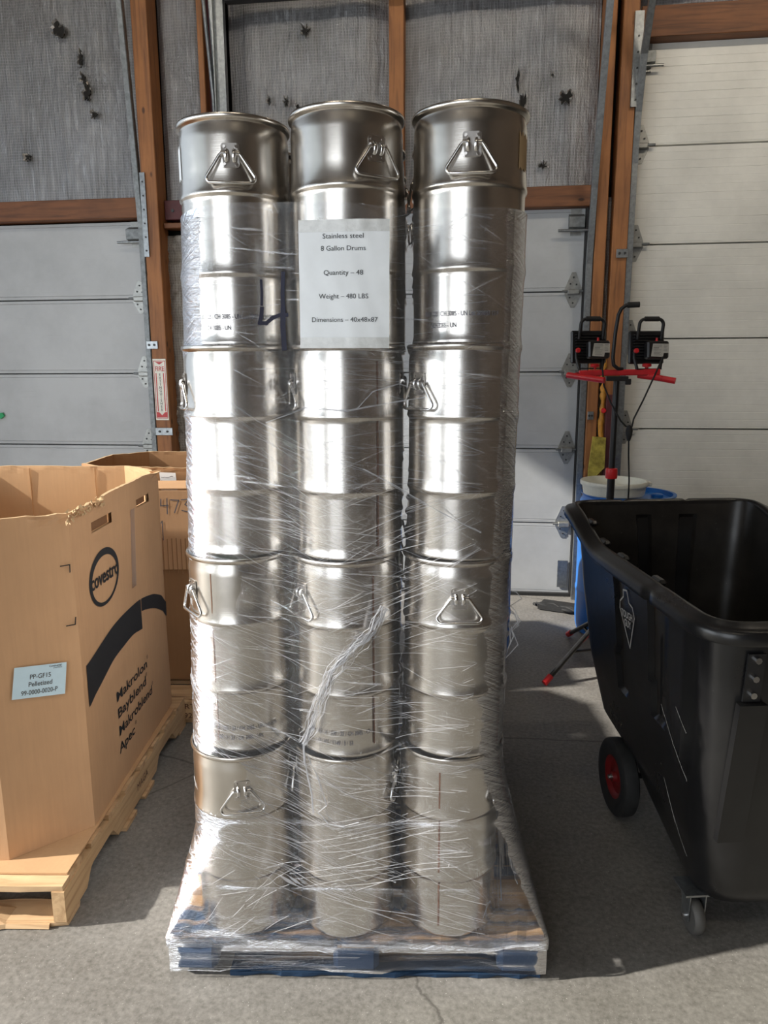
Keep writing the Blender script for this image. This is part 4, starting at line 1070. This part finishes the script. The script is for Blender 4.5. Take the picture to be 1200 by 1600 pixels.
# shiny tape strip hanging from the second hand hole
m = MB()
for k in range(12):
    t = k / 12; put_poly(m, [(.545 - .03 * t, 1.105 - .3 * t), (.592 - .03 * t, 1.105 - .3 * t), (.590 - .03 * (t + 1 / 12), 1.105 - .3 * (t + 1 / 12)), (.543 - .03 * (t + 1 / 12), 1.105 - .3 * (t + 1 / 12))], f)
m.build('clear_tape', 'film_pallet', c1)
# face toward the viewer: label and corner marks
Nn = Vector((0, 0)); Lc = Vector((-.198, -.171)); cu = (Nn - Lc); cl_ = cu.length; cu = cu / cl_; cn = Vector((cu.y, -cu.x))
def cf(off):
    def g(u, z):
        p = Lc + cu * u + cn * off; w = c1w(p.x, p.y); return (w.x, w.y, z - .146)
    return g
m = MB(); put_poly(m, [(.052, .660), (.204, .634), (.217, .735), (.068, .757)], cf(.0075)); lb = m.build('contents_label', 'pale_blue_paper', c1); lb['label'] = 'pale blue contents label'
m = MB(); g = cf(.0085)
put_text(m, 'PP-GF15', g, .021, .137, .706, .006, rot=-.13, fit=.060); put_text(m, 'Pelletized', g, .021, .135, .683, .006, rot=-.13, fit=.068); put_text(m, '99-0000-0020-P', g, .021, .130, .658, .006, rot=-.13, fit=.105)
put_text(m, 'Continental', g, .009, .183, .731, .006, rot=-.13, fit=.036); put_text(m, 'CONTITECH', g, .006, .189, .724, .0, rot=-.13, fit=.026)
m.build('label_print', 'label_dark', lb)
g = cf(.0065)
for P in ([(.225, 1.041), (.252, 1.041), (.251, 1.018)], [(.256, .871), (.253, .849), (.227, .850)]): put_line(MB(), P, .0035, g).build('corner_mark', 'black_ink', c1)

# raw wood pallet under it
p1 = empty('wood_pallet', (-1.176, 1.782, 0), radians(6.3), 'raw wooden pallet with splintered boards under the octagonal carton', 'pallet')
def stringer(x, seed, D=1.27, t=.038):
    z0, z1 = .018, .119; pr = [(0, z0), (.10, z0), (.15, z0 + .0), (.19, z0 + .045), (.21, z0 + .05), (.36, z0 + .05), (.38, z0 + .045), (.42, z0), (.62, z0), (.84, z0), (.88, z0 + .045), (.90, z0 + .05), (1.05, z0 + .05), (1.07, z0 + .045), (1.11, z0), (D, z0), (D, z1), (0, z1)]
    return MB().prism([(x, b, z) for b, z in pr], (t, 0, 0))
for k, x in enumerate((-.038, -.527, -1.016)):
    stringer(x, k).build('stringer', 'pallet_wood_y', p1)
for k, (b0, b1) in enumerate([(0, .14), (.20, .29), (.35, .44), (.50, .60), (.66, .75), (.81, .90), (.96, 1.05), (1.13, 1.27)]):
    rough_board(MB(), -1.016, b0, .120, .0 if k else -.004, b1, .139, 80 + k, .007, 16).build('deck_board', 'pallet_wood', p1)
for k, (b0, b1) in enumerate([(0.0, .10), (.46, .58), (.66, .78), (1.16, 1.27)]):
    rough_board(MB(), -1.016, b0, .001, .012 if k in (1, 2) else 0, b1, .0175, 90 + k, .010, 16).build('bottom_board', 'pallet_wood', p1)
MB().box((-.44, .60, .1425), (.86, 1.10, .006)).build('slip_sheet', 'card_in', p1)
m = MB(); g = lambda u, v: (.0012, u, v); put_text(m, 'MAGA', g, .040, .68, .062, 0, rot=0, fit=.12)
m.build('branded_letters', 'seam', p1)
# splinter lying under the front edge
m = MB(); m.prism([(-.30, -.01, .004), (-.26, -.03, .006), (-.18, -.01, .004), (-.05, -.01, .003), (-.06, .05, .003), (-.17, .06, .003), (-.24, .05, .018), (-.29, .03, .03)], (0, .004, .012)); m.build('splintered_board', 'pallet_wood', p1)

# carton behind it, with marker number
c2 = empty('brown_carton', (-1.30, 3.22, .146), radians(7.3), 'shallow brown carton marked 2473 in pen, standing behind the octagonal carton', 'carton')
m = MB().box((-.42, .11, .36), (1.06, .21, .43 + .29), bev=.004)
m.build('carton_body', 'card_dark', c2)
MB().box((-.42, .004, .745), (1.07, .012, .38), bev=.003).build('carton_sleeve', 'card', c2)
MB().box((-.42, .11, .942), (1.07, .225, .010), bev=.003).build('carton_lid', 'card', c2)
m = MB()
for k in range(30): m.box((-.50 + k * .021, -.0035, .62 + (k % 3) * .002), (.003, .004, .17))
m.build('corrugated_flute', 'card_dark', c2)['kind'] = 'stuff'
g = lambda u, v: (u, -.0035, v)
m = MB()
U0 = .0; g = lambda u, v: (u + U0, -.0035, v)
put_line(m, [(-.20, .885), (-.175, .895), (-.165, .875), (-.195, .83), (-.155, .828)], .005, g)
put_line(m, [(-.14, .893), (-.142, .862), (-.108, .864)], .005, g); put_line(m, [(-.112, .895), (-.114, .825)], .005, g)
put_line(m, [(-.095, .890), (-.058, .888), (-.08, .83)], .005, g)
put_line(m, [(-.045, .890), (-.012, .893), (-.030, .868), (-.008, .852), (-.020, .834), (-.045, .840)], .005, g)
put_line(m, [(-.16, .76), (-.14, .79), (-.14, .70)], .004, g)
m.build('pen_number', 'ink', c2)
p2 = empty('wood_pallet', (-1.262, 3.07, 0), radians(6.5), 'raw wooden pallet with stencilled end under the carton marked 2473', 'pallet')
for k, (b0, b1) in enumerate([(0, .12), (.17, .29), (.35, .47), (.53, .65), (.71, .83), (.88, 1.0), (1.06, 1.22)]): rough_board(MB(), -1.016, b0, .120, 0, b1, .139, 180 + k, .005, 12).build('deck_board', 'pallet_wood', p2)
for x in (-.09, -.55, -1.01):
    for b in (.0, .53, 1.07): MB().box((x + .045, b + .06, .068), (.10, .14, .098), bev=.006).build('pallet_block', 'pallet_wood_y', p2)
for b in (0, .54, 1.10): rough_board(MB(), -1.016, b, .001, 0, b + .1, .018, 190, .005, 10).build('bottom_board', 'pallet_wood', p2)
m = MB(); g = lambda u, v: (u, -.0125, v); put_text(m, 'SRT', g, .036, -.045, .078, .01, fit=.07); put_text(m, '0920', g, .036, -.045, .032, .01, fit=.08)
m.build('stencil_letters', 'seam', p2)
# third carton further back with a paper slip
c3 = empty('open_carton', (-1.28, 3.49, .141), radians(7), 'plain brown open octagonal carton with a white paper slip, nearest the white door', 'carton')
O3 = [(0, 0), (0, .6), (-.17, .78), (-.70, .78), (-.86, .6), (-.86, .17), (-.70, 0), (-.14, 0)]
save = (eA.copy(), eB.copy()); eA = Vector((1, 0)); eB = Vector((0, 1))
carton(c3, [(.12, .15), (.12, .58), (-.04, .73), (-.56, .73), (-.72, .58), (-.72, .15), (-.56, 0), (-.04, 0)], 1.012, [], lambda a, b: (.004, .002), ['card_dark', 'card_dark', 'card_torn'], seed=4)
eA, eB = save
m = MB(); put_poly(m, [(-.265, .875), (-.185, .873), (-.192, .985), (-.272, .988)], lambda u, v: (u, -.012, v)); sl = m.build('paper_slip', 'paper', c3); sl['label'] = 'white hand-written slip'
m = MB(); r = random.Random(4)
for (v, n_) in ((.965, 8), (.945, 6), (.910, 3), (.893, 3)):
    put_line(m, [(-.262 + k * .008, v + r.uniform(-.004, .004)) for k in range(n_)], .0025, lambda u, w: (u, -.0135, w))
m.build('handwriting', 'ink', sl)

# ------------------------------------------------------------------ blue barrels, white tub
def barrel(x, y, label, R=.285, H=.88):
    e = empty('blue_barrel', (x, y, 0), 0, label, 'barrel')
    pr = [(0, .01), (R * .86, .0), (R * .95, .012), (R * .985, .05), (R, .12), (R, .26), (R + .004, .27), (R + .004, .285), (R, .295), (R, .57), (R + .004, .58), (R + .004, .595), (R, .605), (R, H - .10), (R * .985, H - .05), (R * .93, H - .015), (R * .97, H - .006), (R * .97, H + .002), (R * .90, H + .003), (R * .89, H - .025), (0, H - .02)]
    MB().lathe(pr, 64).build('barrel_body', 'blue_plastic', e, smooth=45)
    for sx in (-1, 1): MB().lathe([(0, 0), (.035, 0), (.035, .016), (.028, .02), (0, .02)], 20, (sx * .17, 0, H - .022)).build('bung_cap', 'blue_plastic', e, smooth=40)
    return e
barrel(.925, 4.57, 'blue plastic barrel under the white tub, behind the light stand')
barrel(-.075, 4.05, 'blue plastic barrel mostly hidden behind the wrapped drums')
tb = empty('white_tub', (.825, 4.50, .8835), 0, 'round off-white plastic tub standing on the blue barrel', 'tub')
MB().lathe([(0, 0), (.170, 0), (.176, .004), (.184, .05), (.184, .056), (.194, .058), (.196, .062), (.196, .080), (.192, .084), (.183, .084), (.181, .078), (.173, .012), (0, .010)], 64).build('tub_body', 'white_plastic', tb, smooth=45)
MB().box((.200, -.02, .068), (.022, .05, .022), bev=.004).build('tub_lug', 'white_plastic', tb)

# ------------------------------------------------------------------ work light stand
ls = empty('light_stand', (.708, 3.95, 0), 0, 'black telescopic tripod light stand with a red crossbar, behind the cart', 'stand')
MB().cyl((0, 0, .20), (0, 0, 1.10), .020, 20).build('lower_pole', 'black_steel', ls, smooth=40)
MB().cyl((0, 0, 1.06), (0, 0, 1.575), .0155, 20).build('upper_pole', 'black_steel', ls, smooth=40)
MB().lathe([(.017, 0), (.029, .002), (.031, .01), (.031, .045), (.029, .054), (.017, .056)], 24, (0, 0, 1.055)).build('collar', 'red_plastic', ls, smooth=40)
MB().lathe([(.017, 0), (.035, .002), (.037, .05), (.02, .06)], 24, (0, 0, .09)).build('lower_hub', 'red_plastic', ls, smooth=40)
MB().lathe([(.017, 0), (.035, .002), (.035, .06), (.02, .07)], 24, (0, 0, .255)).build('upper_hub', 'black_steel', ls, smooth=40)
for k, (fx, fy) in enumerate([(-.325, -.278), (-.12, .46), (.44, -.12)]):
    lg = MB().tube([(fx * .06, fy * .06, .285), (fx, fy, .022)], .013, 10).build('leg', 'black_steel', ls, smooth=50)
    dd = Vector((fx, fy, 0)).normalized(); p = Vector((fx, fy, .022)); q = Vector((fx * .06, fy * .06, .285)); u_ = (q - p).normalized()
    MB().cyl(p - u_ * .008, p + u_ * .045, .017, 14).build('foot_cap', 'red_plastic', lg)
    MB().tube([(fx * .05, fy * .05, .115), tuple(p.lerp(q, .47))], .009, 8).build('leg_strut', 'black_steel', lg, smooth=50)
MB().box((0, 0, 1.572), (.11, .05, .024), bev=.003).box((.055, -.01, 1.556), (.03, .02, .03), bev=.003).build('bar_clamp', 'black_steel', ls)
MB().box((.01, 0, 1.602), (.40, .040, .030), Matrix.Rotation(-.015, 3, 'Y'), bev=.004).build('crossbar', 'red_steel', ls)
MB().tube([(-.19, .02, 1.592), (-.245, -.01, 1.590), (-.08, -.12, 1.565)], .0155, 12).build('bar_arm', 'red_steel', ls, smooth=50)
MB().tube([(.11, .02, 1.588), (.20, -.03, 1.575), (.275, -.06, 1.560)], .0155, 12).build('bar_arm', 'red_steel', ls, smooth=50)
for x in (-.112, .145): MB().lathe([(0, 0), (.009, 0), (.009, .012), (.022, .014), (.024, .024), (.018, .030), (0, .030)], 16, (x, 0, 1.617)).build('wing_knob', 'red_plastic', ls, smooth=40)
hk = [(-.01 + .035, -.01, 1.620), (.0, -.02, 1.622), (-.022, -.02, 1.64), (-.028, -.02, 1.68), (-.022, -.02, 1.80), (-.012, -.02, 1.885), (.0, -.02, 1.915), (.022, -.02, 1.932), (.06, -.02, 1.934)]
MB().tube(hk, .0095, 12).build('pole_handle', 'black_steel', ls, smooth=60)
MB().cyl((.03, -.02, 1.933), (.088, -.02, 1.935), .014, 16).build('handle_grip', 'black_rubber', ls)

def work_light(x, y, z, rz, label):
    e = empty('work_light', (x, y, z), rz, label, 'work light')
    T = Matrix.Rotation(-.10, 3, 'X')
    MB().box((0, .045, .095), (.185, .022, .165), T, bev=.006).build('lamp_frame', 'black_steel', e)
    for k in range(9): MB().box((0, .026, .040 + k * .0145), (.15, .030, .006), T).build('cooling_fin', 'black_steel', e)
    MB().box((.030, -.012, .080), (.112, .05, .088), T, bev=.008).build('junction_box', 'black_steel', e)
    m = MB(); put_poly(m, [(-.010, .050), (.052, .046), (.056, .066), (.082, .066), (.082, .111), (.0, .112)], lambda u, v: (u, -.0395 - (v - .08) * -.1, v)); lb = m.build('rating_label', 'grey_label', e)
    m = MB(); g = lambda u, v: (u, -.0400 - (v - .08) * -.1, v); rr2 = random.Random(2)
    for k in range(9): put_line(m, [(.004, .105 - k * .006), (.004 + rr2.uniform(.025, .042), .105 - k * .006)], .0014 if k != 2 else .003, g)
    for k in range(5): put_line(m, [(.056, .105 - k * .007), (.056 + rr2.uniform(.012, .022), .105 - k * .007)], .0014, g)
    m.build('label_text', 'label_dark', lb)
    # U-shaped carry handle
    P = [(-.062, .01, .135), (-.062, .0, .185)]
    for k in range(6): t = radians(180 - 15 * k); P.append((-.034 + .028 * cos(t), -.004, .205 + .028 * sin(t)))
    for k in range(7): t = radians(90 - 15 * k); P.append((.034 + .028 * cos(t), -.004, .205 + .028 * sin(t)))
    P += [(.062, .0, .185), (.062, .01, .135)]
    MB().tube(P, .0085, 10).build('carry_handle', 'black_steel', e, smooth=60)
    MB().cyl((-.036, -.005, .2335), (.036, -.005, .2335), .0125, 12).build('handle_grip', 'black_rubber', e, smooth=40)
    # yoke legs
    for sx in (-1, 1):
        MB().tube([(sx * .070, .02, .075), (sx * .072, .012, .04), (sx * .060, .0, -.012)], .0085, 8).build('yoke_leg', 'black_steel', e, smooth=50)
    MB().box((0, 0, -.0125), (.13, .022, .006)).build('yoke_foot', 'black_steel', e)
    MB().lathe([(0, 0), (.012, .002), (.013, .012), (.009, .018), (0, .018)], 14, (-.072, .0, .078), (0, -1, 0)).build('side_knob', 'red_plastic', e, smooth=40)
    MB().lathe([(0, 0), (.008, .001), (.005, .008), (.006, .016), (0, .018)], 12, (.028, -.012, .124)).build('switch_boot', 'red_plastic', e, smooth=40)
    return e
work_light(.575, 3.95, 1.636, radians(12), 'black work light nearer the drums, its back to the viewer')
work_light(.862, 3.95, 1.632, radians(12), 'black work light farther from the drums, with a cord hanging from its box')
cd = empty('power_cord', (.776, 3.90, 1.3), 0, 'black cord joining the two work lights below the crossbar', 'cord')
MB().tube([(-.152, -.01, .33), (-.14, -.012, .24), (-.10, -.01, .15), (-.045, 0, .06), (-.015, 0, .03)], .0042, 8).build('cord_branch', 'black_rubber', cd, smooth=60)
MB().tube([(.135, -.03, .38), (.10, -.02, .28), (.055, -.01, .16), (.018, 0, .07), (.012, 0, .03)], .0042, 8).build('cord_branch', 'black_rubber', cd, smooth=60)
MB().lathe([(0, -.045), (.008, -.04), (.016, -.01), (.018, .01), (.013, .035), (0, .04)], 14).build('splitter', 'black_rubber', cd, smooth=50)
MB().tube([(0, 0, -.04), (.004, 0, -.12), (.014, 0, -.25), (.016, 0, -.40), (.02, .02, -.8), (.05, .06, -1.285)], .0042, 8).build('cord_tail', 'black_rubber', cd, smooth=60)

# ------------------------------------------------------------------ black tilt cart
TO = Vector((.57, 1.77)); TL = Vector((-.179, .984)); TW = Vector((.984, .179))
def tw(l, w, z): p = TO + TL * l + TW * w; return Vector((p.x - .75, p.y - 2.4, z))
tc = empty('tilt_cart', (.75, 2.4, 0), 0, 'black moulded plastic tilt cart with rolled rim, beside the wrapped drums', 'cart')
WC = .80
LV = [(.130, .15, .70, .115, .20), (.16, .13, .76, .100, .19), (.275, .108, .98, .088, .168), (.315, .104, 1.05, .084, .118), (.50, .075, 1.155, .065, .09), (.72, .05, 1.20, .05, .065), (.88, .038, 1.215, .038, .05), (1.0, .030, 1.24, .030, .030)]
def lv(t):
    """t in 0..1 = height fraction to the rim"""
    z = .13 + t * .87
    for a, b in zip(LV[:-1], LV[1:]):
        if z <= b[0] + 1e-9:
            q = (z - a[0]) / (b[0] - a[0]); return [a[k] + (b[k] - a[k]) * q for k in range(5)]
    return list(LV[-1])
def rim_rise(l): q = max(0, min(1, (l - .80) / .40)); return .092 * q * q * (3 - 2 * q)
NS, NC = 40, 8
def cart_outline(t, inset=0.0):
    z, l0, l1, wn_, wf = lv(t); rc = .10 + .03 * (1 - t)
    l0 += inset; l1 -= inset; wn_ += inset; wf += inset
    Q = [(l0, wn_), (l0, WC - wn_), (l1, WC - wf), (l1, wf)]   # near-left, near-right, far-right, far-left
    pts = []; k = 4; rc = rc - inset * .5
    def corner(i):
        P = Vector(Q[i]); A = (Vector(Q[i - 1]) - P).normalized(); B = (Vector(Q[(i + 1) % 4]) - P).normalized(); return P, P + A * rc, P + B * rc
    for i in range(4):
        P, A, B = corner(i)
        for j in range(NC + 1):
            s_ = j / NC; pts.append((A * (1 - s_) ** 2 + P * 2 * s_ * (1 - s_) + B * s_ * s_, i, -1))
        A2 = corner((i + 1) % 4)[1]
        for j in range(1, NS): pts.append((B.lerp(A2, j / NS), i, j / NS))
    return z, pts
def disp(side, s_, l, z):
    """relief of the outer wall: side 3 = the wall facing the drums"""
    d = 0
    if side == 3 or (side in (0, 3) and s_ < 0):
        if side == 3:
            if .655 < l < .735 and z > .54: d = -.022
            if .350 < l < .44 and z > .57: d = -.022
            if .385 < l < .405 and z > .57: d = -.010
            lim = .46 + max(0, l) * .35 + max(0, l - .25) * 4
            if l < .30 and z > lim: d = .016
            elif l < .30 and z > lim - .05: d = .016 * (z - lim + .05) / .05
    if side == 0 and s_ >= 0 and .34 < s_ < .48 and .40 < z < .80: d = -.018
    if side == 0 and s_ >= 0 and .62 < s_ < .76 and .40 < z < .80: d = -.018
    return d
def disp_in(side, s_, z):
    """two upright ribs pressed into the far wall"""
    if side == 2 and z > .50 and z < 1.02 and (.22 < s_ < .34 or .58 < s_ < .70): return .022
    return 0
def build_cart():
    m = MB(); K = None; rows = []
    T = [j / 40 for j in range(41)]
    def ringrow(t, inset, outer):
        z, pts = cart_outline(t, inset); row = []; c = Vector((.62, WC / 2))
        for j, (p, side, s_) in enumerate(pts):
            q = pts[(j + 1) % len(pts)][0] - pts[j - 1][0]; nn = Vector((q.y, -q.x)).normalized()
            if nn.dot(p - c) < 0: nn = -nn
            zz = .13 + (z - .13) * (1 + rim_rise(p.x) / .87)
            d_ = disp(side, s_, p.x, zz) if outer else disp_in(side, s_, zz)
            if not outer: zz = max(zz, .16)
            pp = p + nn * d_; row.append((pp.x, pp.y, zz))
        return row
    for t in T: rows.append(ringrow(t, 0, True))
    ro = len(rows)
    inn = [ringrow(t, .014, False) for t in reversed(T)]
    for R_ in (rows, inn):
        base = len(m.v)
        for row in R_:
            for p in row: m.v.append(tuple(tw(*p)))
        K = len(R_[0])
        for j in range(len(R_) - 1):
            for i in range(K): b = (i + 1) % K; m.f.append((base + j * K + i, base + j * K + b, base + (j + 1) * K + b, base + (j + 1) * K + i)); m.mi.append(0 if R_ is rows else 1)
        if R_ is rows: m.f.append(tuple(base + i for i in range(K))); m.mi.append(0)
        else: m.f.append(tuple(base + (len(R_) - 1) * K + i for i in range(K))); m.mi.append(1)
    return m
build_cart().build('cart_body', ['poly', 'poly_in'], tc, smooth=35)
# rolled rim
def rim_mesh(l_from=None):
    m = MB(); z, pts = cart_outline(1.0, 0); c = Vector((.62, WC / 2)); prof_ = [(-.015, -.03), (-.016, .000), (-.011, .009), (-.002, .012), (.007, .009), (.012, .002), (.027, -.001), (.035, -.004), (.040, -.012), (.041, -.034), (.037, -.039), (.032, -.034), (.029, -.018), (.016, -.010), (.002, -.012), (.001, -.03)]
    K = len(pts)
    for j, (p, side, s_) in enumerate(pts):
        q = pts[(j + 1) % K][0] - pts[j - 1][0]; nn = Vector((q.y, -q.x)).normalized()
        if nn.dot(p - c) < 0: nn = -nn
        zz = 1.0 + rim_rise(p.x)
        nt = 1.0
        for ln in (.35, .62, .80, .95, 1.08):
            if side == 3 and abs(p.x - ln) < .008: nt = .72
        if side == 2 and (abs(s_ - .30) < .02 or abs(s_ - .78) < .02): nt = .5
        for (o, h) in prof_: pp = p + nn * (o if o < 0 else o * nt); m.v.append(tuple(tw(pp.x, pp.y, zz + (h * nt if h > 0 else h))))
    k = len(prof_)
    for j in range(K):
        b = (j + 1) % K
        for a in range(k): c_ = (a + 1) % k; m.f.append((j * k + a, b * k + a, b * k + c_, j * k + c_)); m.mi.append(0)
    return m
rim_mesh().build('rolled_rim', 'poly', tc, smooth=50)
for ln in (.42, .70, .88, 1.02):
    p = tw(ln, .052, 1.0 + rim_rise(ln) + .004); MB().box(p, (.03, .07, .022), Matrix.Rotation(.18, 3, 'Z'), bev=.009).build('rim_tab', 'poly', tc)
# outlined trowel mark and words
def side_pt(l, z, off=.004):
    t = (z - .13) / (.87 + rim_rise(l)); zz, l0, l1, wn_, wf = lv(max(0, min(1, t))); q = (l - l0) / (l1 - l0); w = wn_ + (wf - wn_) * q; return tuple(tw(l, w - off, z))
m = MB(); lg = [(.562, .908), (.529, .915), (.516, .877), (.487, .87), (.472, .84), (.516, .723), (.6, .835), (.596, .86), (.564, .884), (.562, .908)]
lg = [(x + .085, z - .0) for x, z in lg]
put_line(m, lg, .0055, side_pt)
m.build('trowel_outline', 'outline_grey', tc)
m = MB(); sf = lambda u, v: side_pt(.621 - u, v)
put_text(m, 'TOUGH', sf, .034, 0, .818, .02, fit=.098, rot=.08); put_text(m, 'GUY', sf, .034, .004, .789, .02, fit=.058, rot=.08)
m.build('cart_lettering', 'outline_grey', tc)
# scratches
for P in ([(.10, .70), (.06, .67), (.035, .655)], [(.20, .66), (.12, .58), (.06, .535), (.0, .52), (-.03, .515)], [(.19, .43), (.14, .36), (.09, .30), (.05, .27)], [(.17, .40), (.12, .33)]):
    put_line(MB(), [(max(.15, p[0] + .12), p[1]) for p in P], .0016, lambda u, v: side_pt(u, v, .0185)).build('scratch', 'outline_grey', tc)
# hinge plate and bolts on the near wall
def near_pt(w, z, off): t = (z - .13) / .87; zz, l0, l1, a, b = lv(t); return tw(l0 - off, w, z)
for s_ in (.115, .64):
    pl = MB(); P = [near_pt(s_, .80, .004), near_pt(s_ + .045, .80, .004), near_pt(s_ + .045, .93, .004), near_pt(s_, .93, .004)]; pl.prism(P, -Vector((TL.x, TL.y, 0)) * .006); po = pl.build('bolt_plate', 'black_steel', tc)
    for z in (.915, .865, .82):
        p = near_pt(s_ + .022, z, .010); MB().cyl(p, p - Vector((TL.x, TL.y, 0)) * .010, .0085, 8).build('bolt_head', 'wire', po)
    P = [near_pt(s_ - .012, .38, .002), near_pt(s_ + .06, .38, .002), near_pt(s_ + .06, .795, .002), near_pt(s_ - .012, .795, .002)]; MB().prism(P, -Vector((TL.x, TL.y, 0)) * .022).build('moulded_rib', 'poly', tc)
# wheels
def wheel(l, w, out):
    c = tw(l, w, .142); ax = Vector((TW.x, TW.y, 0)) * out
    e = MB().lathe([(.075, -.020), (.10, -.030), (.128, -.030), (.138, -.023), (.1405, -.012), (.1405, .012), (.138, .023), (.128, .030), (.10, .030), (.075, .020)], 56, c, ax, close=True).build('wheel_tire', 'black_rubber', tc, smooth=40)
    h = MB().lathe([(0, .026), (.018, .026), (.020, .012), (.035, .004), (.060, .008), (.070, .020), (.078, .022), (.078, -.02), (.06, -.01), (0, -.01)], 40, c, ax).build('wheel_hub', 'red_hub', tc, smooth=40); h['label'] = 'red wheel hub'
    MB().lathe([(0, .040), (.008, .038), (.010, .026)], 14, c, ax).build('axle_nut', 'wire', h)
wheel(.80, .122, -1); wheel(.80, WC - .122, 1)
MB().cyl(tw(.80, .10, .142), tw(.80, WC - .10, .142), .011, 14).build('axle', 'black_steel', tc)
MB().box(tw(.80, .28, .20), (.05, .12, .13), Matrix.Rotation(.18, 3, 'Z')).build('axle_bracket', 'black_steel', tc)
MB().box(tw(.80, WC - .28, .20), (.05, .12, .13), Matrix.Rotation(.18, 3, 'Z')).build('axle_bracket', 'black_steel', tc)
def caster(l, w):
    c = tw(l, w, .055); ax = Vector((TW.x, TW.y, 0)); f_ = Vector((TL.x, TL.y, 0))
    e = MB().box(tw(l + .02, w, .132), (.075, .085, .006), Matrix.Rotation(.18, 3, 'Z')).build('caster_plate', 'galv', tc)
    for sx in (-1, 1):
        m = MB(); q = c + ax * sx * .023; m.prism([q + f_ * .045 + Vector((0, 0, .074)), q - f_ * .02 + Vector((0, 0, .074)), q - f_ * .016 + Vector((0, 0, -.012)), q + f_ * .012 + Vector((0, 0, -.012))], ax * .003); m.build('caster_fork', 'galv', e)
    MB().lathe([(0, -.016), (.046, -.016), (.052, -.010), (.054, 0), (.052, .010), (.046, .016), (0, .016)], 32, c, ax).build('caster_wheel', 'grey_rubber', e, smooth=40)
    MB().cyl(c - ax * .034, c + ax * .034, .006, 10).build('caster_axle', 'wire', e)
caster(.20, .125); caster(.20, WC - .125)
